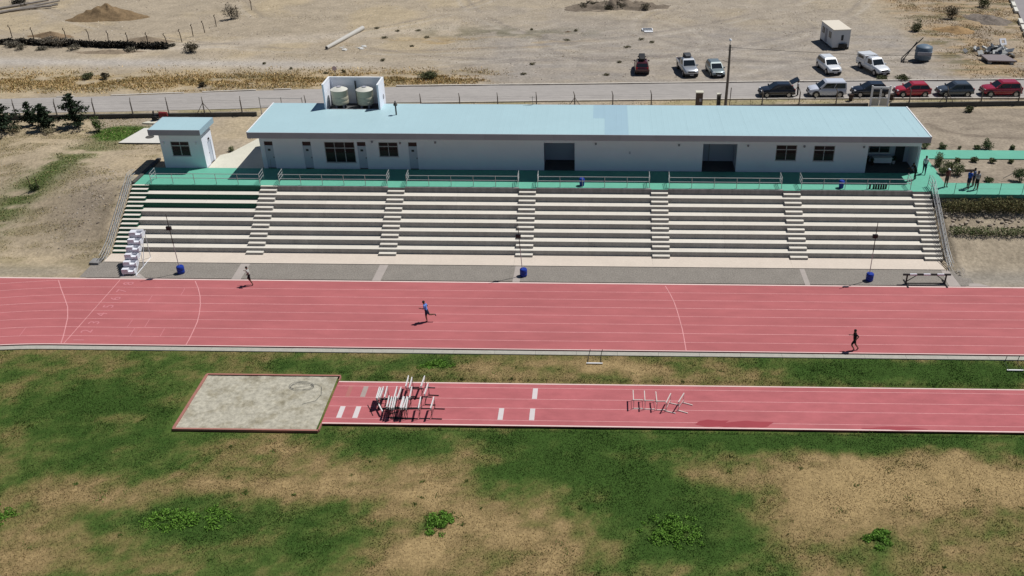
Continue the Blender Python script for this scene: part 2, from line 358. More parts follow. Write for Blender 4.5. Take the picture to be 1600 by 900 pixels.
dv = dryness(x, y); kk = rng.random(n) < (1.0-.5*dv); x, y, dv = x[kk], y[kk], dv[kk]; n = len(x)
col = grass_col(dv, rng.normal(-.05, .12, n))*(rng.uniform(.7, 1.4, n)*(.7+.6*fbm(x+13, y*1.2, 1.9, 3)))[:, None]
blade_mesh('grass', x, y, np.full(n, -.04), rng.uniform(.03, .09, n), .06, col, 'short patchy turf of green and straw grass blades on the infield', 'grass')

# ------------------------------------------------------------------ track
XB = -40.6; YI = 57.86; RI = 36.5
def lane_pts(Y0, x0=-75, x1=60):
    rr = RI+(Y0-YI); yc = Y0-rr; P = []
    for X_ in np.arange(x0, XB, .75):
        d = XB-X_
        if d < rr: P.append((X_, yc+math.sqrt(rr*rr-d*d)))
    return P+[(XB, Y0), (x1, Y0)]
b = MB(); inner = lane_pts(57.86); outer_y = 67.86
for i in range(len(inner)-1):
    (xa, ya), (xb, yb) = inner[i], inner[i+1]
    b.add([(xa, ya, .006), (xb, yb, .006), (xb, outer_y, .006), (xa, outer_y, .006)], [(0, 1, 2, 3)])
b.box(60, 140, 57.86, outer_y, -.05, .006); track = b.build('running_track', M_track, kind='structure')
m = MB()
for i in range(1, 8): m.strip(lane_pts(67.62-1.22*i), .05 if i % 3 else .06, .010)
m.strip([p for p in lane_pts(67.62, -75) if p[0] < XB-1], .05, .010)
m.build('lane_line', M_line, track)
MB().strip([(-75, 67.78), (60, 67.78)], .17, .0105).build('outer_edge_line', M_linew, track)
MB().strip(lane_pts(57.93), .09, .0105).build('inner_edge_line', M_linew, track)
arcs = [[(-45.09,67.45),(-44.2,66.1),(-43.15,64.6),(-42.2,63.2),(-41.4,61.6),(-40.8,60.0),(-40.4,58.9),(-40.1,57.95)],
        [(-33.6,67.5),(-32.9,66.3),(-32.3,65.1),(-31.75,63.7),(-31.35,62.4),(-31.05,61.2),(-30.85,59.7),(-30.73,58.6),(-30.7,57.95)],
        [(5.45,67.5),(5.75,66.3),(5.99,65.1),(6.16,63.7),(6.28,62.3),(6.38,61),(6.42,59.9),(6.46,57.95)]]
for a in arcs: MB().strip(a, .07, .014).build('start_arc', M_line, track)
MB().strip([(-39.95, 67.6), (-39.9, 57.95)], .06, .0142).build('finish_line', M_line, track)
m = MB()
for (xa, ya, xb, yb) in [(-43.9,60.05,-43.75,58.85),(-36.2,65.1,-36.1,63.95),(-36.2,61.4,-36.15,60.3),(-34.9,61.4,-34.8,60.3),(-35.5,60.2,-35.4,59.05),(-33.2,60.2,-33.1,59.05),(-34.0,66.3,-33.9,65.2)]:
    m.strip([(xa, ya), (xb, yb)], .05, .014)
m.build('lane_mark', M_faint, track)
for k in range(8):
    cu = bpy.data.curves.new('number', 'FONT'); cu.body = str(k+1); cu.size = 1.15; cu.align_x = 'CENTER'; cu.align_y = 'CENTER'
    to = bpy.data.objects.new('tmp', cu); COL.objects.link(to); bpy.context.view_layer.update()
    me = bpy.data.meshes.new_from_object(to.evaluated_get(bpy.context.evaluated_depsgraph_get())); bpy.data.objects.remove(to)
    me.materials.clear(); me.materials.append(M_faint)
    o = obj('lane_number', me, track, loc=(-38.95, 67.62-1.22*(7.5-k), .0135)); o.rotation_euler = (0, 0, R(90)); o.scale = (.95, 1.05, 1)
# kerb on the inside
k0 = MB(); k0.strip([(p[0], p[1]-.13) for p in inner], .14, .0)   # dark drainage gap
k0.build('drain_gap', M_gap, track)
kb = MB(); pk = [(p[0], p[1]-.44) for p in inner]
seg = [(p, q) for p, q in zip(pk[:-1], pk[1:])][:-1]+[((XB+i*3.0, 57.42), (XB+i*3.0+2.985, 57.42)) for i in range(33)]
kerb = obj('kerb', MB().strip([(-75, 40), (-74.9, 40)], .01, -.2).mesh('kerb', M_kerb), kind='structure')
for (p, q) in seg:
    d = (Vector(q)-Vector(p)).normalized(); nn = Vector((-d.y, d.x))*.225
    P = [Vector(p)+nn*-1, Vector(q)+nn*-1, Vector(q)+nn, Vector(p)+nn]
    MB().slab([(v.x, v.y) for v in P], -.1, .05).build('kerb_stone', M_kerb, kerb)
MB().box(-43.6, 31.0, 67.98, 70.62, -.04, .012).build('gravel_strip', M_gravel, kind='structure')
pv = MB()
for q in ([(-30.79,70.6),(-30.0,70.6),(-29.92,67.9),(-30.7,67.9)], [(-18.8,70.6),(-18.07,70.6),(-18.2,67.9),(-18.9,67.9)], [(-7.15,70.6),(-6.5,70.6),(-6.6,67.9),(-7.2,67.9)], [(17.0,70.6),(17.42,70.6),(17.43,67.9),(17.0,67.9)], [(28.95,70.6),(29.6,70.6),(29.75,67.9),(28.8,67.9)], [(-40.2,68.6),(-38.7,68.6),(-37.95,67.9),(-40.1,67.9)], [(30.6,68.4),(31.4,68.4),(32.2,67.9),(30.4,67.9)]):
    pv.slab(q[::-1], -.03, .02)
pv.build('cross_path', mat('cross_path', lin(182, 172, 164, K), .9, var=.08, scale=1.5), kind='structure')
# runways and landing pit
rw = MB().box(-18.2, 60, 48.86, 53.63, -.06, .03).build('runway', M_runway, kind='structure')
m = MB()
for yy in (53.06, 51.79, 50.77, 49.46): m.strip([(-18.15, yy), (60, yy)], .05, .034)
m.build('runway_line', M_line, rw)
MB().strip([(-18.15, 53.56), (60, 53.56)], .11, .0345).strip([(-18.15, 48.93), (60, 48.93)], .11, .0345).build('runway_edge_line', M_linew, rw)
M_board = mat('take_off_board', lin(226, 216, 214, K), .6, var=.04, objvar=.03); M_boardo = mat('take_off_board_worn', lin(178, 160, 152, K), .7, var=.12, scale=3)
for (xx, ya, yb, mm) in [(-4.33,51.82,53.03,M_board),(-4.37,49.49,50.74,M_board),(-6.46,49.49,50.74,M_board),(-16.12,51.82,53.03,M_boardo),(-17.19,49.49,50.74,M_board),(-16.12,49.49,50.74,M_board)]:
    MB().box(xx-.17, xx+.17, ya, yb, .02, .040).build('take_off_board', mm, rw)
MB().box(-17.32, -17.02, 51.82, 53.03, .02, .039).build('filled_board_slot', mat('slot_filler', lin(186, 118, 112, K), .9), rw)
def blob(cx, cy, rx, ry, z, seed, n=40):
    rr = random.Random(seed); ph = [rr.uniform(0, 6.28) for _ in range(4)]
    return [(cx+rx*math.cos(t)*(1+.18*math.sin(2*t+ph[0])+.12*math.sin(3*t+ph[1])+.06*math.sin(7*t+ph[2])), cy+ry*math.sin(t)*(1+.2*math.sin(2*t+ph[3])+.1*math.sin(5*t+ph[1]))) for t in [2*math.pi*i/n for i in range(n)]]
m = MB()
for i, q in enumerate([(7.6,49.42,1.15,.42),(10.0,49.38,1.35,.40),(8.9,49.25,1.0,.2),(19.6,49.12,1.6,.16),(18.2,49.08,.9,.09)]): m.poly(blob(*q, 0, i), .0362+.0004*i)
m.build('water_stain', M_wet, rw)
PX0, PX1, PY0, PY1 = -27.75, -18.2, 48.1, 54.28
xs = np.arange(PX0+.1, PX1-.05, .16); ys = np.arange(PY0+.1, PY1-.05, .16); X, Y, F = grid_mesh(xs, ys)
pit = obj('sand_pit', fast_mesh('sand_pit', np.stack([X, Y, .012-.10*fbm(X, Y, 1.1, 5)+.05], 1), F, M_sand, None, True), kind='structure')
pk_ = MB(); 
for (x0, x1, y0, y1) in [(PX0-.02, PX1, PY1-.1, PY1+.04), (PX0-.02, PX1, PY0-.04, PY0+.1), (PX0-.06, PX0+.12, PY0+.1, PY1-.1), (PX1-.02, PX1+.06, PY0+.1, 48.84), (PX1-.02, PX1+.06, 53.65, PY1-.1)]:
    MB().box(x0, x1, y0, y1, -.1, .07).build('pit_edge', M_pitkerb, pit)
hose = []
for i in range(90):
    t = i/89*math.pi*5.2; r_ = .75-.04*i/89; hose.append((-20.6+r_*math.cos(t)*(1.1+.1*math.sin(t*.37)), 52.9+r_*.62*math.sin(t)+.1*math.sin(t*.6), .085+.01*math.sin(i)))
hose += [(-19.7, 53.2, .07), (-19.2, 52.9, .06), (-19.0, 52.0, .06), (-19.2, 51.3, .06), (-20.0, 50.9, .06)]
tag(MB().tube(hose, .012, 4).build('garden_hose', mat('hose', (.13, .13, .12), .7)), 'thin grey hose lying in loose coils on the sand pit', 'hose')

# ------------------------------------------------------------------ grandstand
RISE, RUN, Y0 = .48, .81, 72.6
ST = [-42.7, -30.9, -19.25, -7.32, 4.59, 16.49, 28.05]; SW = 1.55
XL, XR = -42.7, 29.65
stand = thing('grandstand', 'long stepped concrete grandstand with cream treads beside the red track', 'grandstand', (-6.5, 75, 0))
stand_off = Vector((6.5, -75, 0))
def spart(bm, name, mats, par=stand, smooth=None):
    o = bm.build(name, mats, par, smooth)
    if par is stand: o.location = stand_off
    return o
edges = [ST[0], ST[0]+SW]
for a, b_ in zip(ST[:-1], ST[1:]):
    s0 = a if a != ST[0] else a+SW
    edges += [round((s0+b_)/2+.4, 2), b_]
edges.append(XR)
edges = sorted(set(edges))
ap = MB(); ae = [-42.75]+edges[1:-1][::2]+[29.3]
for a, b_ in zip(ae[:-1], ae[1:]): spart(MB().box(a+.004, b_-.004, 70.66, Y0+.1, -.1, .05), 'apron_slab', M_apron)
for k in range(1, 8):
    for a, b_ in zip(edges[:-1], edges[1:]):
        green = (a < -42) or (k >= 6 and b_ <= -30.8)
        o = spart(MB().box(a+.003, b_-.003, Y0+(k-1)*RUN, Y0+k*RUN+.12, (k-1)*RISE-.03, k*RISE, 1, top=0, front=1), 'tier_slab', [M_tread, M_griser if green else M_riser])
for si, s in enumerate(ST):
    w = SW if si < 6 else XR-s
    for k in range(8):
        yb = Y0+k*RUN
        spart(MB().box(s+.02, s+w-.02, yb-.42, yb-.002, k*RISE-.02+(.05 if k == 0 else 0), k*RISE+.245, 1, top=0, front=1), 'step', [M_tread, M_griser if si == 0 else M_riser])
YD = Y0+7*RUN
for i in range(6):
    a, b_ = ST[i]+SW, ST[i+1]
    n = 3
    for j in range(n):
        spart(MB().box(a+(b_-a)*j/n+.003, a+(b_-a)*(j+1)/n-.003, YD, YD+.22, 7*RISE-.03, D+.002), 'deck_edge', [M_griser if i == 0 else M_deckedge])
for si, s in enumerate(ST):
    w = SW if si < 6 else XR-s
    spart(MB().box(s+.004, s+w-.004, YD-.02, YD+.22, 7*RISE-.03, D+.001, 1, top=0), 'landing_edge', [M_path if si < 2 else M_deck, M_griser if si == 0 else M_deckedge])
# green deck, paths (structure)
deck = MB().box(-42.6, 31.5, YD+.22, 82.4, D-.3, D).build('deck', M_deck, kind='structure')
MB().box(29.75, 31.6, 82.404, 86.1, D-.3, D).box(31.504, 90, 77.75, 80.25, D-.35, D).box(29.75, 31.5, 77.75, YD+.216, D-.35, D).box(29.75, 90, 86.104, 88.3, D-.3, D).build('green_path', M_deck, kind='structure')
MB().slab([(-37.2, 82.404), (-32.0, 82.404), (-32.0, 92), (-34.2, 92), (-36.4, 86.2), (-37.2, 85.6)], D-.3, D+.004).build('concrete_path', M_path, kind='structure')
# railings
def rail_section(x0, x1, label, n=6):
    t = thing('railing', label, 'railing', (x0, YD+.35, D), 0, 'steel railings along the front of the green deck')
    L = x1-x0
    for z in (1.02, .60):
        MB().tube([(0, 0, z), (L, 0, z)], .03).build('rail', M_steel, t)
    for j in range(n):
        xx = L*j/(n-1); MB().tube([(xx, 0, -.005), (xx, 0, 1.04)], .028).build('post', M_steel, t)
    for xx in (0, L):
        for z in (1.02, .72, .42):
            MB().tube([(xx, .02, z), (xx, 1.15, z+.06)], .026).build('return_rail', M_steel, t)
        MB().tube([(xx, 1.15, -.005), (xx, 1.15, 1.10)], .026).build('post', M_steel, t)
    return t
RL = ['steel deck railing in front of the small ticket booth', 'steel deck railing in front of the wide three-part window', 'steel deck railing in front of the blank white wall with no bin', 'steel deck railing in front of the first open bay, with a blue bin behind', 'steel deck railing between the second open bay and the middle stairs', 'steel deck railing with a row of bottles behind it by the porch']
for i in range(6): rail_section(ST[i]+SW+.12, ST[i+1]-.12, RL[i])
def stair_rail(xs_, label):
    t = thing('stair_handrail', label, 'handrail', (xs_, Y0, 0))
    sl_ = RISE/RUN
    y1 = YD-Y0
    for dx in (0, .22):
        for z in (.98, .62, .30):
            MB().tube([(dx, -2.0, z-.30), (dx, -1.45, z-.25), (dx, -.2, z+.25), (dx, y1+.2, z+y1*sl_+.55), (dx, y1+1.2, z+y1*sl_+.55)], .026).build('rail', M_steel, t)
        for k in range(9):
            yy = -1.45+k*(y1+1.6)/8; zt = .98+yy*sl_+.40; zb = max(0.04, (yy+.0)*sl_+.18)
            MB().tube([(dx, yy, min(zb, zt-.9)), (dx, yy, zt)], .024).build('post', M_steel, t)
    return t
stair_rail(-43.0, 'galvanised double handrail climbing beside the bare dirt bank')
stair_rail(29.72, 'galvanised double handrail climbing beside the terraced hedges')
MB().box(-43.75, -42.95, 70.1, 70.95, -.05, .22).build('rail_footing', M_deckedge, kind='structure')

# ------------------------------------------------------------------ pavilion
pav = thing('pavilion', 'long low white pavilion with pale blue metal roof behind the grandstand', 'building', (0, 82.5, D))
def P(bm, name, mats, par=pav, smooth=None):
    o = bm.build(name, mats, par, smooth)
    if par is pav: o.location = (0, -82.5, -D)
    return o
WX0, WX1, WY, WB = -31.9, 29.62, 82.54, 88.7
WZ1 = D+3.55
doors = [(-31.5, -30.7), (-27.9, -27.1), (-22.75, -21.95), (-17.95, -17.15)]
wins = [(-25.85, -23.0, 4.42, 6.5, 3), (-20.75, -18.93, 5.05, 6.5, 2), (16.28, 18.22, 4.95, 6.5, 2), (19.78, 21.72, 4.92, 6.46, 2)]
bays = [(-5.28, -2.4, D+.0, 6.55), (9.53, 12.7, D+.0, 6.55)]
porch = (24.78, 29.48, D+.0, 6.46)
ops = [(a, b_, D, 6.5) for a, b_ in doors]+[w[:4] for w in wins]+bays+[porch]
ops.sort()
m = MB(); x = WX0; T_ = .2
for (a, b_, z0, z1) in ops:
    m.box(x, a, WY, WY+T_, D-.1, WZ1)
    if z0 > D: m.box(a, b_, WY, WY+T_, D-.1, z0)
    m.box(a, b_, WY, WY+T_, z1, WZ1); x = b_
m.box(x, WX1, WY, WY+T_, D-.1, WZ1)
m.box(WX0, WX0+T_, WY+T_, WB, D-.1, WZ1).box(WX1-T_, WX1, WY+T_, WB, D-.1, WZ1).box(WX0+T_, WX1-T_, WB-T_, WB, D-.1, WZ1)
P(m, 'wall', M_wall)
for (a, b_) in doors:
    d = P(MB().box(a, b_, WY+.05, WY+.10, D+.01, 6.02).box(a, b_, WY+.03, WY+.1, 6.02, 6.09), 'door', M_door)
    MB().box(b_-.12, b_-.06, WY+.01, WY+.05, D+1.0, D+1.12).build('handle', M_black, d)
    MB().box(a+.25, a+.5, WY+.035, WY+.05, 5.55, 5.75).build('door_sign', M_dark, d)
    P(MB().box(a, b_, WY+.09, WY+.12, 6.09, 6.5), 'transom', M_transom)
def window(par, x0, x1, z0, z1, nc, y, red=True, fn=P):
    f = MB(); fw = .06; zs = z0+(z1-z0)*.70
    f.box(x0, x1, y+.02, y+.09, z0, z0+fw).box(x0, x1, y+.02, y+.09, z1-fw, z1).box(x0, x1, y+.022, y+.088, zs-.04, zs+.04)
    for i in range(nc+1):
        xx = x0+(x1-x0)*i/nc; xx = min(max(xx, x0+fw/2), x1-fw/2); f.box(xx-fw/2, xx+fw/2, y+.015, y+.093, z0, z1)
    w = fn(f, 'window', M_frame)
    for i in range(nc):
        a, b_ = x0+(x1-x0)*i/nc, x0+(x1-x0)*(i+1)/nc
        MB().box(a, b_, y+.05, y+.06, z0, zs-.3*(zs-z0)-.0).build('pane', M_glass, w)
        MB().box(a, b_, y+.052, y+.062, zs-.3*(zs-z0)+.03, zs).build('pane', M_curtain if red else M_glass, w)
        MB().box(a, b_, y+.05, y+.06, zs, z1).build('pane', M_glass if (i % 2 or not red) else M_curtain, w)
    s_ = MB().box(x0-.06, x1+.06, y-.06, y+.03, z0-.05, z0).build('sill', M_trim, w)
    return w
for (a, b_, z0, z1, nc) in wins: window(pav, a, b_, z0, z1, nc, WY)
for (a, b_, z0, z1) in bays:
    P(MB().box(a-.1, b_+.1, 85.0, 85.1, D, z1+.1), 'bay_back_wall', M_bay)
    P(MB().box(a-.12, a-.01, WY+T_, 85.0, D, z1+.1), 'bay_side_wall', M_bay); P(MB().box(b_+.01, b_+.12, WY+T_, 85.0, D, z1+.1), 'bay_side_wall', M_bay)
    P(MB().box(a-.1, b_+.1, WY+.02, 85.0, D-.1, D+.012), 'bay_floor', M_floor)
    P(MB().box(a-.1, b_+.1, WY+T_, 85.0, z1+.02, z1+.1), 'bay_ceiling', M_bay)
P(MB().box(10.35, 10.43, 84.93, 84.99, D, 6.5), 'downpipe', M_fascia)
# porch
P(MB().box(24.7, 29.45, 85.2, 85.3, D, 6.6), 'porch_back_wall', M_bay); P(MB().box(24.66, 24.77, WY+T_, 85.2, D, 6.6), 'porch_side_wall', M_bay)
P(MB().box(24.7, 29.45, WY+.02, 85.2, D-.1, D+.012), 'porch_floor', M_floor); P(MB().box(24.7, 29.45, WY+T_, 85.2, 6.48, 6.58), 'porch_ceiling', M_bay)
window(pav, 25.6, 27.6, 4.75, 5.75, 2, 85.1, False)
P(MB().box(28.15, 29.0, 85.12, 85.19, D+.02, 5.95), 'porch_door', M_dark)
for lx, lz in [(-21.31,6.57),(-18.69,6.46),(-15.39,6.55),(-0.43,6.53),(7.28,6.46),(13.67,6.45),(18.86,6.42),(24.34,6.40)]:
    P(MB().box(lx-.09, lx+.09, WY-.07, WY, lz-.10, lz+.06).tube([(lx, WY-.07, lz), (lx, WY-.14, lz-.10)], .06), 'wall_lamp', M_fascia)
P(MB().box(2.66, 2.82, WY-.03, WY, 5.5, 5.75), 'junction_box', M_door)
P(MB().tube([(-31.3, WY-.06, D), (-31.2, WY-.06, D+.05), (-31.15, WY-.06, D+.9)], .02), 'conduit', M_steel)
# roof
RZ = D+4.17; RX0, RX1, RY0, RY1 = -32.3, 29.78, 80.85, 88.95
P(MB().box(RX0+.08, RX1-.08, RY0+.10, 87.2, RZ-.5, RZ-.46).box(RX0+.08, -26.75, 87.2, RY1-.05, RZ-.5, RZ-.46).box(-21.2, RX1-.08, 87.2, RY1-.05, RZ-.5, RZ-.46), 'soffit', M_fascia)
npan = 57; pw = (RX1-RX0-.06)/npan
def panel_mesh(y0, y1):
    b = MB().box(0.001, pw-.001, y0, y1, -.05, 0); 
    for q in (.08, pw/2, pw-.08): b.add([(q-.03, y0, .001), (q-.015, y0, .004), (q+.015, y0, .004), (q+.03, y0, .001), (q-.03, y1, .001), (q-.015, y1, .004), (q+.015, y1, .004), (q+.03, y1, .001)], [(0,1,5,4),(1,2,6,5),(2,3,7,6),(3,2,1,0),(4,5,6,7)])
    return b
pm_full = panel_mesh(RY0+.03, RY1).mesh('roof_panel', M_roof); pm_cut = panel_mesh(RY0+.03, 87.2).mesh('roof_panel', M_roof)
pm_da = panel_mesh(85.2, RY1).mesh('roof_panel', M_roofd); pm_db = panel_mesh(RY0+.03, RY1).mesh('roof_panel', M_roofd); pm_dc = panel_mesh(RY0+.03, 85.19).mesh('roof_panel', M_roof)
for i in range(npan):
    px_ = RX0+.03+i*pw; cx = px_+pw/2
    ms = [pm_full]
    if -26.9 < cx < -21.1: ms = [pm_cut]
    elif -1.1 < cx < .0: ms = [pm_da, pm_dc]
    elif 0 <= cx < 2.1: ms = [pm_db]
    for q in ms:
        o = obj('roof_panel', q, pav); o.location = (px_, -82.5, RZ-D+rng.uniform(-.003, .003))
nf = 20; fwid = (RX1-RX0)/nf
fm = MB().box(.004, fwid-.004, RY0-.02, RY0+.05, RZ-.56, RZ-.004).box(.004, fwid-.004, RY0-.05, RY0+.03, RZ-.05, RZ+.012).mesh('fascia_panel', M_fascia)
for i in range(nf): o = obj('fascia_panel', fm, pav); o.location = (RX0+i*fwid, -82.5, -D)
P(MB().box(RX0-.02, RX0+.05, RY0+.052, RY1, RZ-.56, RZ+.02).box(RX1-.05, RX1+.02, RY0+.052, RY1, RZ-.56, RZ+.035), 'side_fascia', M_fascia)
P(MB().box(RX1-.10, RX1+.01, RY0, RY1, RZ+.03, RZ+.05).box(RX0-.01, RX0+.10, RY0, RY1, RZ+.03, RZ+.05), 'verge_trim', M_trim)
P(MB().box(RX0+.05, -26.7, RY1, RY1+.07, RZ-.5, RZ+.0).box(-21.25, RX1-.05, RY1, RY1+.07, RZ-.5, RZ+.0), 'rear_fascia', M_fascia)
# tank enclosure on the roof
EX0, EX1, EY0, EY1, EZ = -26.72, -21.3, 87.22, 89.75, RZ+2.42
P(MB().box(EX0, EX0+.16, EY0, EY1, D, EZ), 'parapet_wall', M_wall); P(MB().box(EX1-.16, EX1, EY0, EY1, D, EZ), 'parapet_wall', M_wall)
P(MB().box(EX0+.16, EX1-.16, EY1-.16, EY1, D, EZ-.003), 'parapet_wall', M_wall)
P(MB().box(EX0-.02, EX0+.18, EY0-.02, EY1+.02, EZ, EZ+.04).box(EX1-.18, EX1+.02, EY0-.02, EY1+.02, EZ, EZ+.04).box(EX0+.18, EX1-.18, EY1-.18, EY1+.02, EZ, EZ+.037), 'parapet_coping', M_trim)
P(MB().box(EX0+.16, EX1-.16, EY0, EY1-.16, RZ-.25, RZ-.2), 'tank_room_floor', M_floor)
P(MB().box(EX0+.16, EX1-.16, EY0-.03, EY0+.02, RZ-.2, RZ+.03), 'tank_room_upstand', M_trim)
P(MB().box(-24.12, -24.02, 89.4, 89.58, RZ-.2, RZ+2.1), 'tank_room_pipe', M_dark)
P(MB().tube([(EX1+.005, 88.9, RZ+.75), (EX1+.03, 88.9, RZ+.75)], .24, 14), 'vent_grille', M_fascia)
for tx, lab in ((-25.45, 'beige ribbed water tank by the fully sunlit inner parapet of the roof enclosure'), (-22.98, 'beige ribbed water tank partly in shade of the roof enclosure wall')):
    t = thing('water_tank', lab.replace('left parapet', 'sunlit inner parapet'), 'water tank', (tx, 88.45, RZ-.2), 0, 'water tanks on the pavilion roof')
    MB().lathe([(.78, .42), (.80, .45), (.80, .75), (.785, .78), (.80, .81), (.80, 1.15), (.785, 1.18), (.80, 1.21), (.80, 1.72), (.83, 1.76), (.83, 1.80)], n=24).build('tank_body', M_tank, t, smooth=40)
    MB().lathe([(.83, 1.80), (.60, 1.92), (.34, 2.02), (.30, 2.03)], n=24).build('tank_lid', mat('tank_lid', lin(222, 220, 208, K), .6), t, smooth=40)
    MB().lathe([(.22, 2.03), (.22, 2.10), (.1, 2.12)], n=14).build('tank_cap', M_fascia, t, smooth=40)
    for a in range(4): MB().box(.5*math.cos(a*1.57+.8)-.08, .5*math.cos(a*1.57+.8)+.08, .5*math.sin(a*1.57+.8)-.08, .5*math.sin(a*1.57+.8)+.08, 0, .42).build('support', M_fascia, t)
t = thing('roof_vent', 'grey chimney pipe with rotating cowl standing on the roof beside the tanks', 'vent', (-19.5, 85.8, RZ-.03))
MB().tube([(0, 0, 0), (0, 0, .95)], .07, 10).build('pipe', M_wallc, t); MB().lathe([(.10, .9), (.2, 1.0), (.17, 1.12), (.06, 1.25), (.06, 1.4)], n=12).build('cowl', M_wallc, t, smooth=40)
t = thing('roof_antenna', 'thin wire antenna mast at the rear edge of the roof', 'antenna', (-6.7, 88.85, RZ-.03))
MB().tube([(0, 0, 0), (.02, 0, .9)], .02).build('mast', M_post, t); MB().tube([(-.3, 0, .8), (.3, 0, .8)], .012).build('arm', M_post, t); MB().tube([(0, 0, .05), (-.9, -.2, .03)], .012).build('stay', M_post, t)
# things in the porch
t = thing('folding_table', 'white cloth-covered table with pots standing in the shaded porch', 'table', (26.8, 84.55, D+.012))
MB().box(-.9, .9, -.35, .35, .70, .74).build('table_top', M_white, t); MB().box(-.85, .85, -.36, -.352, .25, .70).build('cloth', M_white, t)
for sx in (-.8, .8):
    for sy in (-.28, .28): MB().tube([(sx, sy, 0), (sx, sy, .7)], .02).build('leg', M_steel, t)

# ------------------------------------------------------------------ ticket booth
booth = thing('ticket_booth', 'small square white booth with flat blue roof beside the concrete path', 'booth', (-39.25, 83.4, D))
def B(bm, name, mats, par=booth, smooth=None):
    o = bm.build(name, mats, par, smooth)
    if par is booth: o.location = (39.25, -83.4, -D)
    return o
bx0, bx1, by0, by1, bz = -41.25, -37.28, 82.41, 84.75, D+3.5
m = MB()
wx0, wx1, wz0, wz1 = -40.3, -38.55, 5.02, 6.48
m.box(bx0, wx0, by0, by0+.18, D-.05, bz).box(wx1, bx1, by0, by0+.18, D-.05, bz).box(wx0, wx1, by0, by0+.18, D-.05, wz0).box(wx0, wx1, by0, by0+.18, wz1, bz)
m.box(bx0, bx0+.18, by0+.18, by1, D-.05, bz).box(bx0+.18, bx1-.18, by1-.18, by1, D-.05, bz)
m.box(bx1-.18, bx1, by0+.18, 83.5, D-.05, bz).box(bx1-.18, bx1, 84.35, by1, D-.05, bz).box(bx1-.18, bx1, 83.5, 84.35, 6.0, bz)
B(m, 'wall', M_wall)
window(booth, wx0, wx1, wz0, wz1, 2, by0, False, B)
d = B(MB().box(bx1-.10, bx1-.05, 83.5, 84.35, D+.01, 6.0), 'door', M_door); MB().box(bx1-.05, bx1+.0, 83.56, 83.62, D+1, D+1.1).build('handle', M_black, d)
B(MB().box(bx1, bx1+.08, 83.75, 84.0, 6.15, 6.3), 'door_lamp', M_black)
for lx in (-40.9, -37.85): B(MB().box(lx-.07, lx+.07, by0-.10, by0, 6.2, 6.42), 'wall_lamp', M_white)
rz_ = D+4.0; rx0, rx1, ry0, ry1 = -41.85, -37.0, 81.75, 85.25
for i in range(5):
    w_ = (rx1-rx0-.1)/5
    B(MB().box(rx0+.05+i*w_+.003, rx0+.05+(i+1)*w_-.003, ry0+.05, ry1-.05, rz_-.05, rz_+.002*i), 'roof_panel', M_roof)
B(MB().box(rx0, rx1, ry0, ry0+.05, rz_-.52, rz_+.01), 'fascia_panel', M_fascia); B(MB().box(rx0, rx1, ry1-.05, ry1, rz_-.52, rz_+.01), 'fascia_panel', M_fascia)
B(MB().box(rx0, rx0+.05, ry0+.052, ry1-.052, rz_-.52, rz_+.01), 'fascia_panel', M_fascia); B(MB().box(rx1-.05, rx1, ry0+.052, ry1-.052, rz_-.52, rz_+.01), 'fascia_panel', M_roofd)
B(MB().box(rx0+.06, rx1-.06, ry0+.06, ry1-.06, bz-.02, bz+.02), 'soffit', M_fascia)
# dark retaining wall at the end of the deck, slabs on the lawn
tag(MB().slab([(-42.95, 78.7), (-42.62, 78.7), (-42.62, 84.6), (-42.95, 84.6)], D-.6, D+.10).build('retaining_wall', M_wallc), 'low concrete retaining wall at the deck end behind the booth', 'wall')
z_ = gz(-46, 90.5)
t = thing('concrete_pad', 'white concrete pad with round inspection cover behind the booth', 'pad', (-46.2, 90.4, z_))
MB().slab([(-2.35, -1.9), (2.2, -1.9), (2.2, 2.3), (-1.5, 2.3)], -.1, .16, 0, 1).build('slab', [mat('pad_white', lin(226, 222, 212, K), .9, var=.05), M_wallc], t)
MB().lathe([(.42, .165), (.42, .2), (.33, .2), (.33, .175)], (.2, -.3, 0), 20).build('inspection_cover', M_wallc, t)
t = thing('concrete_pad', 'pale broken concrete pad under the red garden tractor', 'pad', (-46.3, 95.1, gz(-46.3, 95.1)))
MB().slab([(-2.3, -.9), (.2, -1.1), (2.2, -.9), (2.0, 1.0), (-.2, .9), (-1.3, .3)], -.1, .14).build('slab', M_path, t)
t = thing('garden_tractor', 'red garden tractor parked by the fence behind the booth', 'tractor', (-47.0, 95.35, gz(-46.3, 95.1)+.14), R(15))
MB().hexa([(-.1,-.3,.3),(.75,-.27,.3),(.75,.27,.3),(-.1,.3,.3)], [(-.1,-.25,.78),(.7,-.22,.68),(.7,.22,.68),(-.1,.25,.78)]).build('hood', mat('tractor_red', (.16, .015, .015), .5), t)
MB().box(-.7, -.1, -.4, .4, .3, .42).build('deck_plate', M_blackp, t); MB().box(-.6, -.2, -.22, .22, .42, .6).box(-.68, -.58, -.22, .22, .5, .95).build('seat', M_blackp, t)
MB().tube([(-.05, 0, .75), (-.2, 0, .95)], .03).build('steering_column', M_blackp, t)
for (wx, r_) in ((-.55, .27), (.55, .19)):
    for sy in (-.42, .42): MB().tube([(wx, sy-.1, r_), (wx, sy+.1, r_)], r_, 14).build('wheel', M_rubber, t)

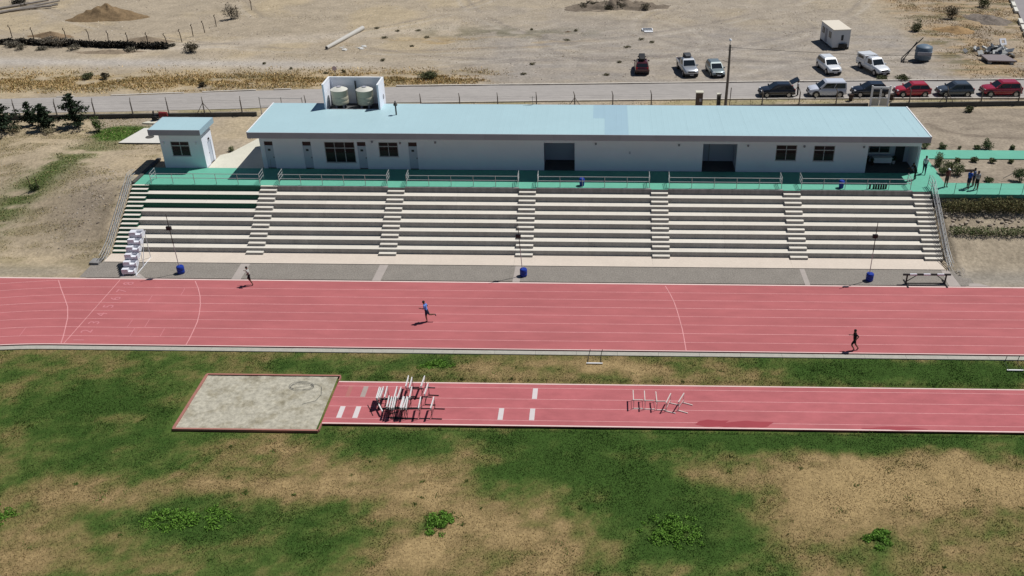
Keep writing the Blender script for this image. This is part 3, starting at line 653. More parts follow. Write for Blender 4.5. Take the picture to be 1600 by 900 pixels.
# ------------------------------------------------------------------ road, kerbs, fences
def ribbon(name, fa, fb, x0, x1, z, m_, step=3):
    b = MB(); X_ = list(np.arange(x0, x1+.1, step)); n = len(X_)
    for q in X_: b.v += [(q, float(fa(q)), z), (q, float(fb(q)), z)]
    for i in range(n-1): b.f.append((2*i, 2*i+2, 2*i+3, 2*i+1)); b.m.append(0)
    return b.build(name, m_, kind='structure')
def wob(X_, k): return .25*float(vnoise(np.array([X_*.4]), np.array([k]))[0])
ribbon('road', lambda q: road_near(q)+wob(q, 3.5), lambda q: road_far(q)-wob(q, 8.5), -200, 200, D+.012, M_asph, 1.0)
M_kline = mat('pale_kerb', lin(214, 206, 194, K), .9, var=.12, scale=1.2)
def kerb_run(name, f, x0, x1, w, h, kstep=2.0, skip=0.0):
    root = None
    for i, xx in enumerate(np.arange(x0, x1, kstep)):
        if random.random() < skip: continue
        ya, yb = float(f(xx)), float(f(xx+kstep-.02))
        bm = MB().slab([(xx, ya), (xx+kstep-.03, yb), (xx+kstep-.03, yb+w), (xx, ya+w)], D-.15, D+h*(1+.2*random.random()))
        o = bm.build(name if root is None else 'kerb_stone', M_kline, root, kind='structure' if root is None else None)
        if root is None: root = o
kerb_run('road_kerb', lambda q: road_far(q)+.02, -24, 62, .24, .10, 2.0)
kerb_run('road_kerb', lambda q: road_far(q)+.02, -84, -26, .22, .06, 2.0, .35)
kerb_run('verge_kerb', lambda q: road_near(q)-.22, -20, 62, .18, .09)
# service road at the top right with white kerb blocks
def sroad(t): return (57.5+t*6.0, 128+t*22)
MB().slab([(57.2, 126), (140, 126), (140, 175), (70.5, 175)], D-.2, D+.014).build('side_road', M_asphr, kind='structure')
M_wk = mat('white_painted_kerb', lin(232, 228, 216, K), .8, var=.08)
wk = None
for i in range(15):
    if i in (4, 9): continue
    a = Vector((57.0+i*.92, 126.2+i*3.4)); d = Vector((.26, .965)); nn = Vector((-.965, .26))*.25
    q = [a-nn, a+d*2.7-nn, a+d*2.7+nn, a+nn]; q = q[::-1] if False else q
    o = MB().slab([(v.x, v.y) for v in q], D-.2, D+.22).build('painted_kerb' if wk is None else 'kerb_stone', M_wk, wk, kind='structure' if wk is None else None)
    if wk is None: wk = o
# fence along the road
fence = thing('boundary_fence', 'long wire fence of bent-topped concrete posts on a dark plinth along the road', 'fence', (0, 99.2, D))
postm = MB().tube([(0, 0, -.2), (0, 0, 1.75)], [.075, .06], 6).tube([(0, 0, 1.72), (-.10, .28, 2.08)], [.055, .04], 6).mesh('post', M_post)
pxs = [-70.8, -66.7, -62.6, -58.3, -54.3, -50.3, -46.5, -42.7, -38.7]+[-31.8, -27.7, -23.6, -19.5, -15.3, -11.2, -7.0, -2.85, 1.3, 5.5]+[17.7, 21.8, 25.9, 34.05, 38.2, 42.1, 46.3, 50.4, 54.5, 58.6]
for q in pxs: obj('post', postm, fence, loc=(q, fence_y(q)-99.2, 0), rz=random.uniform(-.15, .15))
brace = MB().tube([(0, 0, 1.5), (1.0, 0, 0)], .035).tube([(0, 0, 1.5), (-1.0, 0, 0)], .035).mesh('brace', M_post)
for q in (-42.7, -2.85, 38.2): obj('brace', brace, fence, loc=(q, fence_y(q)-99.2, 0))
for (a, b_) in ((-75, -37.2), (-31.8, 9.6), (14.2, 29.5), (31.9, 62)):
    for z in (.5, 1.0, 1.5, 1.72):
        MB().tube([(a, fence_y(a)-99.2, z), (b_, fence_y(b_)-99.2, z)], .006, 4).build('wire', M_wire, fence)
    MB().slab([(a, fence_y(a)-99.32), (b_, fence_y(b_)-99.32), (b_, fence_y(b_)-99.1), (a, fence_y(a)-99.1)], -.3, .38).build('plinth', M_wallc, fence)
t = thing('service_gate', 'white tubular metal gate in the road fence behind the pavilion corner', 'gate', (-34.5, fence_y(-34.5), D))
for q in (-2.2, .15, 2.4): MB().tube([(q, 0, -.1), (q, 0, 2.0)], .05).build('gate_post', M_steel, t)
for z in (1.85, 1.0, .2): MB().tube([(-2.2, 0, z), (2.4, 0, z)], .03).build('gate_bar', M_steel, t)
t = thing('entrance_gate', 'white double-leaf metal pedestrian gate in the fence by the dark car', 'gate', (30.7, fence_y(30.7), D))
for q in (-.98, .98): MB().box(q-.07, q+.07, -.07, .07, -.1, 2.35).build('gate_post', M_trim, t)
MB().box(-.91, .91, -.05, .05, 2.1, 2.22).build('lintel', M_trim, t)
for s_ in (-1, 1):
    c0 = .47*s_
    lf = MB().box(c0-.44, c0-.37, -.03, .03, .06, 2.05).box(c0+.37, c0+.44, -.03, .03, .06, 2.05).box(c0-.37, c0+.37, -.03, .03, 1.97, 2.05).box(c0-.37, c0+.37, -.03, .03, .06, .14).box(c0-.37, c0+.37, -.03, .03, .92, 1.0).build('gate_leaf', M_trim, t)
    MB().box(c0-.37, c0+.37, -.012, .012, .14, .92).build('panel', M_path, lf)
    mm = MB()
    for i in range(9): mm.box(c0-.37+.082*i, c0-.355+.082*i, -.008, .008, 1.0, 1.97)
    mm.build('grille', M_wallc, lf)
t = thing('brick_pillar', 'square brown brick pillar with pale cap and meter box beside the road', 'pillar', (10.75, fence_y(10.75)+.1, D))
MB().box(-.36, .36, -.3, .3, -.1, 1.85).build('shaft', mat('brown_brick', lin(104, 92, 84, K), .9, var=.2, scale=3, fine=.15), t); MB().box(-.42, .42, -.36, .36, 1.85, 1.95).build('cap', M_path, t); MB().box(-.02, .22, -.33, -.3, .9, 1.25).build('meter_box', M_fascia, t)
t = thing('meter_pillar', 'narrow concrete meter pillar next to the utility pole', 'pillar', (12.9, fence_y(12.9)+.1, D))
MB().box(-.2, .2, -.22, .22, -.1, 1.6).build('shaft', M_wallc, t); MB().box(-.24, .24, -.26, .26, 1.6, 1.68).build('cap', M_path, t)
for z in (.5, 1.0): MB().box(-.12, .12, -.235, -.22, z, z+.35).build('meter_box', M_blackp, t)
t = thing('utility_pole', 'tall grey utility pole with lamp head and cable behind the pavilion roof', 'utility pole', (13.7, fence_y(13.7)+.25, D))
MB().tube([(0, 0, -.3), (.05, 0, 3.5), (.02, 0, 7.0)], [.17, .14, .11], 8).build('pole', M_post, t, smooth=60)
MB().tube([(.0, 0, 6.9), (0, .1, 7.4)], .03).build('lamp_arm', M_steel, t); MB().lathe([(.05, 7.35), (.16, 7.42), (.14, 7.55), (.04, 7.62)], (0, .1, 0), 10).build('lamp_head', M_white, t, smooth=60)
MB().tube([(-.65, 0, 5.3), (.05, 0, 5.05)], .03).build('crossarm', M_post, t); MB().tube([(.45, 0, -.1), (.5, 0, 2.3)], .045).build('stub_pole', M_post, t)
MB().tube([(.05+.25*math.cos(a), -.1, 6.55+.2*math.sin(a)) for a in np.linspace(0, 6.28, 12)], .015, 4).build('cable_loop', M_black, t)
MB().tube([(.1+i*3.0, .3*i+4*i*i/400, 6.7-1.9*math.sin(math.pi*i/20)*.9-.0*i) for i in range(21)], .018, 4).build('cable', M_black, t)
t = thing('traffic_sign', 'small round sign on a thin post beyond the road', 'sign', (-31.4, 108.4, gz(-31.4, 108.4)))
MB().tube([(0, 0, -.1), (0, 0, 1.9)], .03).build('post', M_steel, t); MB().tube([(0, -.05, 1.75), (0, -.03, 1.75)], .28, 16).build('disc', mat('sign_face', lin(230, 205, 205, K), .5), t)
for q, lab in ((28.05, 'dark litter bin on the verge in front of the black car'), (32.6, 'dark litter bin on the verge in front of the red hatchback')):
    t = thing('litter_bin', lab, 'bin', (q, float(road_near(q))-.75, D-.02), 0, 'litter bins on the road verge')
    MB().lathe([(.2, .05), (.27, .75), (.25, .76), (.2, .70)], n=12).build('basket', M_rust, t); MB().tube([(.3, 0, -.05), (.3, 0, .8)], .025).build('post', M_rust, t)
# old fence on the left with a dark dry hedge
of = thing('old_fence', 'row of leaning rusty bent-top posts along the dark dug edge', 'fence', (-70, 125, D-.1))
opm = MB().tube([(0, 0, -.2), (0, 0, 1.35), (-.1, -.1, 1.55), (.1, -.3, 1.8)], .055, 5).mesh('post', M_rust)
for (q, w) in [(-85,128.2),(-80.77,127.4),(-77.11,126.3),(-72.48,125.9),(-69.0,125.2),(-66.13,124.6),(-63.14,123.9),(-60.4,123.8),(-57.75,123.7),(-56.55,125.5),(-56.08,128.3),(-55.22,130.3),(-54.7,133.4),(-53.5,138.8),(-52.8,143)]:
    o = obj('post', opm, of, loc=(q+70, w-125, 0)); o.rotation_euler = (random.uniform(-.1, .1), random.uniform(-.12, .12), random.uniform(-.4, .4))

# ------------------------------------------------------------------ foliage
def leaf_quads(c, size, col, up=.3):
    n = len(c); a = rng.normal(size=(n, 3)); a[:, 2] *= .6; a /= np.linalg.norm(a, axis=1)[:, None]
    b = rng.normal(size=(n, 3)); b -= a*(a*b).sum(1)[:, None]; b /= np.linalg.norm(b, axis=1)[:, None]
    s = (size*rng.uniform(.6, 1.4, n))[:, None]
    V = np.stack([c-a*s*.5, c+b*s*.28, c+a*s*.5, c-b*s*.28], 1).reshape(-1, 3)
    return V, np.arange(4*n).reshape(-1, 4), np.repeat(col, 4, 0)
def leaf_cloud(name, parent, centers, radii, n, size, base, tip, jit=.25):
    """leaves through ellipsoidal clumps"""
    centers = np.array(centers, float); radii = np.array(radii, float)
    w = radii.prod(1)**.67; idx = rng.choice(len(centers), n, p=w/w.sum())
    d = rng.normal(size=(n, 3)); d /= np.linalg.norm(d, axis=1)[:, None]; rr = rng.uniform(.25, 1, n)**.5*(1+.25*rng.normal(size=n)*.5)
    c = centers[idx]+d*radii[idx]*rr[:, None]; c[:, 2] = np.maximum(c[:, 2], .02)
    t = rng.random(n)[:, None]; col = (np.array(base)*(1-t)+np.array(tip)*t)*rng.uniform(1-jit, 1+jit, n)[:, None]
    V, F, C = leaf_quads(c, size, col)
    return obj(name, fast_mesh(name, V, F, M_leaf, C), parent)
def conifer(label, x, y, h, r, n=1500, dark=1.0, name='conifer_tree'):
    n = int(n*1.8)
    t = thing(name, label, 'tree', (x, y, gz(x, y)), random.uniform(0, 6))
    lean = Vector((random.uniform(-.12, .12), random.uniform(-.1, .1), 1))
    MB().tube([(0, 0, -.1), tuple(lean*h*.5), tuple(lean*h*.96)], [.10*h/3, .06*h/3, .015], 6).build('trunk', M_bark, t)
    V, F, C = [], [], []; o = 0; nb = int(26+8*h); br = MB()
    for k in range(nb):
        f = (k+.5)/nb; z = h*(.06+.9*f); L = r*(1-f)**.8*random.uniform(.45, 1.45)+.10; a = k*2.4+random.uniform(-.4, .4)
        dirv = Vector((math.cos(a), math.sin(a), random.uniform(.15, .8))); p0 = Vector(lean*z)
        br.tube([p0, p0+dirv*L], [.02, .006], 4, cap=False)
        m_ = max(6, int(n/nb*(1-f*.6))); s = rng.random(m_)**.7
        c = np.array(p0)+np.outer(s*L, np.array(dirv))+rng.normal(size=(m_, 3))*(.05+.085*L*(1-s*.5))[:, None]*np.array([1, 1, .5])
        cc = np.array([(.022, .036, .018)])*rng.uniform(.5, 1.8, m_)[:, None]*dark
        v, f_, c_ = leaf_quads(c, .22, cc); V.append(v); F.append(f_+o); C.append(c_); o += len(v)
    br.build('branch', M_bark, t)
    obj('crown', fast_mesh('crown', np.concatenate(V), np.concatenate(F), M_leaf, np.concatenate(C)), t)
    return t
conifer('dark conifer at the end of the row, broadest of the pines by the fence', -62.2, 91.9, 3.0, 1.8, 2600)
conifer('thin reddish leaning conifer between the broad pine and the twin-topped pine', -60.0, 93.6, 2.7, .75, 900, 1.3)
conifer('spreading twin-topped conifer with pale dry grass at its foot', -57.7, 92.3, 2.9, 1.3, 1600)
conifer('narrow bluish conifer beside the twin-topped one', -58.7, 93.4, 2.3, .6, 700, 1.2)
conifer('tallest spiky conifer of the row with long side branches', -55.0, 93.2, 3.6, 1.6, 2300)
def shrub(label, x, y, w, h, base=(.08, .10, .04), tip=(.20, .21, .10), n=500, size=.13, z=None, group=None, name='shrub', stems=4):
    t = thing(name, label, 'shrub', (x, y, gz(x, y) if z is None else z), random.uniform(0, 6), group)
    m = MB()
    for k in range(stems):
        a = random.uniform(0, 6.28); m.tube([(0, 0, -.05), (w*.3*math.cos(a), w*.3*math.sin(a), h*.75)], [.03, .008], 4, cap=False)
    m.build('stem', M_bark, t)
    cs, rs = [], []
    for k in range(7):
        a = random.uniform(0, 6.28); q = random.uniform(0, .32)*w
        cs.append((q*math.cos(a), q*math.sin(a), h*random.uniform(.22, .7))); rs.append((w*random.uniform(.2, .36), w*random.uniform(.2, .36), h*random.uniform(.22, .38)))
    leaf_cloud('foliage', t, cs, rs, n, size, base, tip); return t
shrub('round bright green bush at the end of the conifer row', -52.2, 92.0, 1.5, 1.7, (.05, .085, .02), (.10, .15, .04), 900)
shrub('low dry pale bush between the broadest pine and the thin leaning one', -60.8, 91.9, 1.9, .8, (.22, .19, .11), (.34, .30, .19), 500)
shrub('low dry grey bush in front of the twin-topped pine', -57.2, 91.2, 1.8, .7, (.22, .19, .11), (.34, .30, .19), 450)
GR = 'garden shrubs between the green paths'
for (sx, sy, w, h, lab) in [(32.2,84.4,1.2,1.7,'tall leafy shrub at the inner corner of the green paths'),(32.9,83.4,1.5,1.2,'light green rounded shrub behind the person in white cap'),(31.95,82.3,1.1,.8,'low round shrub on the edge of the deck path'),(33.4,82.4,1.2,1.3,'dark upright shrub next to the light green shrub'),(38.6,80.9,1.4,1.5,'tall spreading shrub near the path railing with a leaning stake'),(35.7,80.8,.9,.5,'small low shrub just behind the group of three people'),(34.4,85.4,.8,.5,'pale low tuft between two dark round shrubs'),(35.9,85.5,.8,.6,'round shrub on the near edge of the upper path, closest to the lying log'),(37.6,85.3,.7,.5,'second small round shrub along the near edge of the upper path'),(39.4,85.3,.6,.45,'third small round shrub along the near edge of the upper path')]:
    shrub(lab, sx, sy, w, h, n=int(700*w), group=GR)
for i, (sx, w, h) in enumerate([(32.2,1.2,.8),(34.0,.9,.6),(38.4,1.2,1.2),(37.3,.8,.6),(40.8,.6,.5),(35.7,.4,.3)]):
    shrub(['wide dark shrub at the pavilion corner behind the upper path', 'round dark shrub next to the wide corner shrub behind the upper path', 'tall loose shrub on the fence side of the upper path', 'low round shrub touching the tall loose shrub', 'small dark shrub last from the pavilion on the fence side of the upper path', 'tiny dry tuft on the fence side of the upper path'][i], sx, 88.85, w, h, n=int(650*w), group=GR)
t = thing('log', 'short dark log lying on the garden soil', 'log', (34.8, 83.2, gz(34.8, 83.2)+.1), R(3)); MB().tube([(-.45, 0, 0), (.45, .03, 0)], [.12, .10], 8).build('trunk', M_bark, t)
tag(MB().tube([(37.0, 80.9, D+.2), (38.3, 81.3, D+.75)], .03).build('garden_stake', M_post), 'thin grey stake leaning into the tall spreading shrub', 'stake')
# hedges on the right bank
def hedge(label, x0, x1, y, z, w, h, base, tip, dens=230):
    t = thing('hedge', label, 'hedge', ((x0+x1)/2, y, z), 0, 'clipped hedges on the terraced bank'); L = x1-x0
    cs, rs = [], []
    for xx in np.arange(-L/2+.2, L/2-.1, .45):
        cs.append((xx, random.uniform(-.12, .12), h*random.uniform(.42, .58))); rs.append((.5, w*random.uniform(.42, .55), h*random.uniform(.40, .56)))
    leaf_cloud('foliage', t, cs, rs, int(L*dens*w*h*2.2), .11, base, tip)
    m = MB()
    for xx in np.arange(-L/2+.3, L/2, .7): m.tube([(xx, 0, -.15), (xx+random.uniform(-.1, .1), 0, h*.6)], [.03, .01], 4, cap=False)
    m.build('stem', M_bark, t)
hedge('long dense upper hedge with reddish tips under the green path', 30.7, 46, 77.02, 2.4, 1.3, 1.42, (.08, .10, .035), (.22, .18, .08), 300)
hedge('short lower hedge clump closest to the handrail', 30.7, 33.9, 74.3, 1.5, 1.1, .85, (.08, .105, .04), (.18, .21, .085), 320)
hedge('middle clump of the lower hedge', 33.8, 36.4, 74.25, 1.5, 1.0, .75, (.08, .105, .04), (.18, .21, .085), 320)
hedge('long clump of the lower hedge past a gap, last from the handrail', 36.6, 44, 74.3, 1.5, 1.1, .8, (.08, .105, .04), (.18, .21, .085), 320)
def rock_mesh(seed, s=1.0):
    import bmesh
    r_ = random.Random(seed); bm = bmesh.new(); bmesh.ops.create_icosphere(bm, subdivisions=1, radius=1)
    for v in bm.verts: v.co *= r_.uniform(.72, 1.15)
    me = bpy.data.meshes.new('stone'); bm.to_mesh(me); bm.free(); me.materials.append(M_stone); return me
RK = [rock_mesh(i) for i in range(6)]
t = thing('rock_bank', 'bare bank of rough brown stones between the upper and lower hedge', 'stone bank', (36, 75.8, 1.9))
for i in range(95):
    xx = random.uniform(30.6, 45); f = random.random(); yy = 75.05+f*1.45; s = random.uniform(.08, .24)
    o = obj('stone', random.choice(RK), t, loc=(xx-36, yy-75.8, gz(xx, yy)-1.9+s*.1), rz=random.uniform(0, 6)); o.scale = (s*1.2, s, s*.8)
# path railing on the right
t = thing('path_railing', 'thin wire railing along the green path above the hedge', 'railing', (31.6, 77.85, D))
for i in range(8): MB().tube([(i*2.0, 0, -.05), (i*2.0, 0, 1.05)], .022).build('post', M_post, t)
for z in (1.0, .5): MB().tube([(0, 0, z), (16, 0, z)], .008, 4).build('wire', M_wire, t)
tag(MB().tube([(29.7, 79.4, D-.02), (29.75, 79.4, D+1.1)], .025).build('gate_stub', M_post), 'single short steel post where the deck meets the green path', 'post')

# weeds on the infield
def weed(label, x, y, rx, ry, n, h=.28):
    t = thing('weed_patch', label, 'plant', (x, y, -.03), 0, None)
    m_ = max(14, int(rx*ry*26)); a = rng.uniform(0, 6.28, m_); q = rng.random(m_)**.75*1.12
    cs = np.stack([q*np.cos(a)*rx*.95, q*np.sin(a)*ry*.95, h*(.42-.28*q)], 1); rs = np.stack([rng.uniform(.2, .38, m_), rng.uniform(.18, .32, m_), rng.uniform(.3, .75, m_)*h*(1.1-.6*np.minimum(q, 1))], 1)
    leaf_cloud('foliage', t, cs, rs, n, .11, (.07, .16, .016), (.15, .29, .04), .3)
weed('wide bright green clover patch spreading below the sand pit', -23.6, 39.95, 2.6, 1.0, 4200)
weed('round bright green clump alone on bare straw soil below the hurdles', -9.05, 39.9, .85, 1.05, 2200, .32)
weed('large bright green clump in the dark green lawn below the runway', 4.4, 39.6, 1.9, 1.3, 4200, .32)
weed('small round green clump on the wide dry patch', 15.85, 39.25, .75, .8, 1800, .32)
weed('bright green clump on the lawn beyond the wide clover patch', -35.0, 39.9, 1.1, .9, 1800, .3)
weed('flat green clump between the track kerb and the stacked hurdles', -11.8, 55.9, 1.5, .5, 1500, .14)
# scattered small tufts
NT = 330
x, y, n = blades(NT, (-44, 34), (36, 56.5), 0, 0, 0, infield_ok)
tx, ty, tc, th = [], [], [], []
for i in range(n):
    k = random.randint(14, 50); s = random.uniform(.06, .26)
    tx.append(x[i]+rng.normal(size=k)*s); ty.append(y[i]+rng.normal(size=k)*s*.8)
    tc.append(np.tile(np.array([lin(84, 108, 50)])*random.uniform(.9, 1.5), (k, 1))*rng.uniform(.7, 1.3, k)[:, None]); th.append(rng.uniform(.05, .14, k))
tx, ty, tc, th = map(np.concatenate, (tx, ty, tc, th))
blade_mesh('lawn_tufts', tx, ty, np.full(len(tx), -.04), th, .06, tc, 'scattered small dark green tufts in the dry parts of the lawn', 'grass')
# dry grass and scrub behind the road and on the banks
def scrub(name, n, xr, yr, keep, hr, w, cols, label):
    x, y, n = blades(n, xr, yr, 0, 0, 0, keep)
    c = np.array(cols)[rng.integers(0, len(cols), n)]*rng.uniform(.7, 1.25, n)[:, None]
    blade_mesh(name, x, y, HT(x, y)-.02, rng.uniform(*hr, n), w, c, label, 'grass')
STR = [lin(214, 186, 134), lin(198, 168, 116), lin(140, 130, 86), lin(176, 154, 106)]
scrub('dry_grass', 90000, (-92, -10), (104, 115), lambda x, y: (np.exp(-((y-(109.0+.05*(x+40)))/3.0)**2)*sstep((-10-x)/8)*sstep((fbm(x+50, y*1.8-20, .35, 4)-.34)/.2) > rng.random(len(x))) & (y > road_far(x)+.4), (.06, .26), .14, STR, 'belt of dry straw-coloured grass beyond the road')
scrub('hill_grass', 60000, (38, 64), (111, 152), lambda x, y: .7*sstep((fbm(x+3, y*1.3, .35, 5)-.40)/.25)*sstep((x-40-4*fbm(x,y,.3,3))/8) > rng.random(len(x)), (.05, .2), .12, [lin(176, 148, 104), lin(160, 134, 92), lin(130, 116, 76), lin(186, 160, 118)], 'rough dry grass around the rubble by the side road')
scrub('lot_grass', 26000, (-60, 40), (117, 150), lambda x, y: sstep((fbm(x*.6+31, y*1.4+5, .25, 4)-.55)/.12) > rng.random(len(x)), (.03, .10), .12, [lin(150, 134, 98), lin(172, 150, 104), lin(128, 118, 84)], 'thin dry grass scattered over the open lot')
scrub('bank_grass', 60000, (-75, -43.4), (71, 96), lambda x, y: (sstep((fbm(x*.5+9, y*1.6+77, .6, 4)-.44)/.15)*.9 > rng.random(len(x))), (.03, .12), .09, [lin(172, 154, 112), lin(150, 140, 98), lin(110, 112, 66), lin(190, 170, 128)], 'sparse yellowed grass on the dirt bank')
scrub('green_weeds', 26000, (-62, -43.4), (72, 94), lambda x, y: ((np.exp(-((x+54.5-(y-78)*.42)/2.0)**2)*np.exp(-((y-81)/8)**2)*sstep((fbm(x*.5+9, y*1.6+77, .6, 4)-.46)/.08)+1.4*gauss(x, y, -49.5, 91.5, 2.6, 1.8)) > rng.random(len(x))), (.05, .16), .10, [lin(84, 108, 48), lin(70, 98, 40), lin(104, 120, 62)], 'green weeds growing in a strip down the dirt bank')
scrub('verge_grass', 22000, (-75, 62), (95, 105), lambda x, y: (y > fence_y(x)+.2) & (y < road_near(x)-.3) & (fbm(x, y, .5, 3) > .46), (.04, .16), .09, [lin(140, 132, 80), lin(110, 116, 62), lin(170, 150, 104)], 'thin grass on the verge between fence and road')
for i, (bx, by, w, h, dk, lab) in enumerate([(-72.4,123.2,3.6,1.3,1,'large grey thorn bush in the middle of the dark dug edge'),(-53.4,121.2,2.2,1.3,0,'dark dry bush at the end of the old fence'),(-53.9,137.5,2.4,2.4,1,'tall grey bush against the last old fence posts'),(-61.9,109.6,1.8,.8,2,'low green bush in the straw grass beyond the road'),(-59.6,109.5,1.3,.8,0,'small dark bush next to the low green bush'),(-46.8,106.8,1.0,.6,0,'dark tuft close to the road edge'),(-78.5,123.0,2.2,.8,1,'low grey bush below the dug edge'),(-81.5,109,2.0,.6,2,'flat green bush in the straw grass below the dark hedge'),(44.0,133,2.0,1.7,2,'green bush on the slope above the tilted tank'),(51.0,140,2.2,2.0,0,'tall brown bush on the slope above the rubble'),(58,147,2.4,1.6,2,'green bush by the painted kerb'),(-21,110.5,3,.9,2,'olive bush beyond the road behind the roof vent'),(33.5,110.8,1.6,.5,2,'flat green weed in front of the white pickup'),(36,110.9,2.0,.6,2,'broader flat green weed beside the road kerb'),(40.3,99.9,1.3,.7,2,'green bush at the foot of the fence behind the garden')]):
    b_, t_ = [((.05, .04, .025), (.10, .085, .05)), ((.10, .09, .07), (.20, .17, .13)), ((.06, .075, .03), (.13, .13, .06))][dk]
    shrub(lab, bx, by, w, h, b_, t_, int(500*w), .16, name='bush')
for i in range(14):
    bx = -88+i*2.4+random.uniform(-.8, .8); shrub('dry grey scrub growing along the dark hedge', bx, 124.9-(bx+90)*.085+random.choice((-1.6, 1.4))+random.uniform(-.4, .4), random.uniform(1, 2.2), random.uniform(.4, .9), (.09, .08, .06), (.20, .18, .13), 380, .17, name='scrub_bush', group='scrub along the dark hedge')
for i in range(22):
    bx, by = random.uniform(-34, 20), random.choice((random.uniform(124, 133), random.uniform(112, 118))); bx = bx-14 if by < 119 else bx
    shrub('small olive tuft growing on the open lot', bx, by, random.uniform(.5, 1.3), random.uniform(.15, .35), (.10, .09, .05), (.20, .18, .10), 160, .13, name='weed_tuft', group='tufts on the open lot', stems=2)
# dark dug edge (dry hedge) beyond the road
hd = thing('dark_hedge', 'long low black dry hedge along the old fence', 'hedge', (-69, 123.6, D-.1))
cs, rs = [], []
for xx in np.arange(-90, -57.2, .55): cs.append((xx+69, (124.9-(xx+90)*.085)-123.4+random.uniform(-.2, .2), .34)); rs.append((.6, .5, random.uniform(.38, .62)))
leaf_cloud('foliage', hd, cs, rs, 13000, .24, (.008, .008, .007), (.03, .026, .02))
t = thing('planted_sapling', 'green sapling between two wooden stakes on the bank', 'sapling', (-52.9, 80.0, gz(-52.9, 80.0)))
for q in (-.35, .35): MB().tube([(q, 0, -.1), (q-.1, 0, 1.35)], .035).build('stake', M_bark, t)
leaf_cloud('foliage', t, [(0, 0, .3), (.2, .1, .25), (-.25, 0, .2)], [(.35, .3, .35)]*3, 350, .12, (.04, .06, .02), (.08, .11, .04))
for (bx, by, lab) in ((-36.5, 87.0, 'small green plant on the soil by the booth path'), (-35.6, 90.6, 'small dry plant by the pavilion corner')): shrub(lab, bx, by, .8, .6, n=200, name='small_plant')

def pebbles(name, n, xr, yr, keep, sr, cols, label):
    x, y, n = blades(n, xr, yr, 0, 0, 0, keep); z = HT(x, y); sz = rng.uniform(*sr, n)
    P0 = np.array([(-1, -.8, 0), (1, -.9, 0), (.9, .9, 0), (-.9, 1, 0), (.1, 0, .9)]); Fq = np.array([(0, 1, 4), (1, 2, 4), (2, 3, 4), (3, 0, 4)])
    V = (P0[None]*sz[:, None, None]*rng.uniform(.6, 1.4, (n, 5, 1)))+np.stack([x, y, z-.01], 1)[:, None, :]
    F_ = (Fq[None]+5*np.arange(n)[:, None, None]).reshape(-1, 3); c = np.array(cols)[rng.integers(0, len(cols), n)]*rng.uniform(.7, 1.3, n)[:, None]
    tag(obj(name, fast_mesh(name, V.reshape(-1, 3), F_, M_blade, np.repeat(c, 5, 0)), kind='stuff'), label, 'stones')
STC = [lin(150, 140, 128), lin(176, 166, 152), lin(110, 100, 90), lin(196, 188, 176)]
pebbles('loose_stones', 9000, (-92, 66), (108, 152), lambda x, y: (y > road_far(x)+.5) & (fbm(x+7, y+3, .22, 4) > .45), (.03, .10), STC[:3], 'loose stones scattered over the open ground behind the road')
pebbles('bank_stones', 2600, (-60, -43.3), (71, 84), lambda x, y: gauss(x, y, -46.3, 77, 2.6, 4.5) > rng.random(len(x)), (.03, .09), STC[:1]+STC[2:3]+[lin(140, 126, 110)], 'loose stones on the eroded bank beside the stairs')
pebbles('gravel_pieces', 22000, (-43.4, 30.8), (68.05, 70.55), lambda x, y: np.full(len(x), True), (.02, .05), [lin(140, 133, 125), lin(165, 158, 148), lin(115, 109, 103)], 'coarse grey gravel between the track and the grandstand')
# ------------------------------------------------------------------ mounds, rubble
def mound(label, x, y, rx, ry, h, color, seed, name='dirt_mound', rough=.25, rot=0):
    nr, na = 18, 48; V = []; 
    for i in range(nr+1):
        f = i/nr
        for j in range(na):
            a = 2*math.pi*j/na; wv = 1+.18*math.sin(2*a+seed)+.1*math.sin(3*a+seed*2.1)+.05*math.sin(7*a+seed)
            px, py = math.cos(a)*f*rx*wv, math.sin(a)*f*ry*wv; V.append((px, py))
    V = np.array(V); f = np.repeat(np.arange(nr+1)/nr, na); z = h*np.clip(1-f, 0, 1)**1.15*(1-.15*f)-.10
    z = z+(fbm(V[:, 0]+seed*10, V[:, 1], 1.3, 4)-.5)*rough*h*(1-f**3); z = np.where(f >= 1, -.25, z)
    i = np.arange((nr+1)*na).reshape(nr+1, na); F = np.stack([i[:-1].ravel(), i[1:].ravel(), np.roll(i, -1, 1)[1:].ravel(), np.roll(i, -1, 1)[:-1].ravel()], 1)
    P_ = np.column_stack([V, z]); c = np.array(color)*(.75+.5*fbm(V[:, 0], V[:, 1], 1.5, 4))[:, None]
    o = obj(name, fast_mesh(name, P_, F, M_dirt, c, True), loc=(x, y, gz(x, y)), rz=rot); return tag(o, label, 'mound')
mound('large cone-shaped heap of bare brown earth behind the old fence', -72.5, 138.5, 5.2, 3.6, 2.1, lin(140, 118, 90, K), 1.2, rough=.5)
mound('low wide earth heap behind the dark hedge', -75.5, 127.8, 3.6, 1.5, .9, lin(148, 126, 100, K), 2.7)
mound('low stony heap near the end of the dark hedge', -61.5, 126.2, 4.4, 1.4, .7, lin(146, 130, 110, K), 4.1)
mound('long crumbly spoil ridge in front of the dark hedge', -64.0, 120.6, 6.5, 1.1, .45, lin(150, 134, 114, K), 5.5)
mound('wide rough spoil heap with brush behind the manhole chamber', 2.2, 146.2, 7.6, 4.0, 1.2, lin(130, 118, 104, K), 7.3, rough=1.3)
mound('rounded earth heap with dry grass behind the demolition rubble', 49.5, 133.5, 3.0, 2.2, .9, lin(168, 138, 100, K), 8.8, rough=.5)
mound('grey rubble heap under the side road', 56.0, 139.5, 3.4, 3.6, .9, lin(132, 122, 112, K), 3.4, rough=.9)
mound('flat small dirt pile on the open lot', -4.7, 131.6, .9, .5, .25, lin(120, 100, 80, K), 6.1)
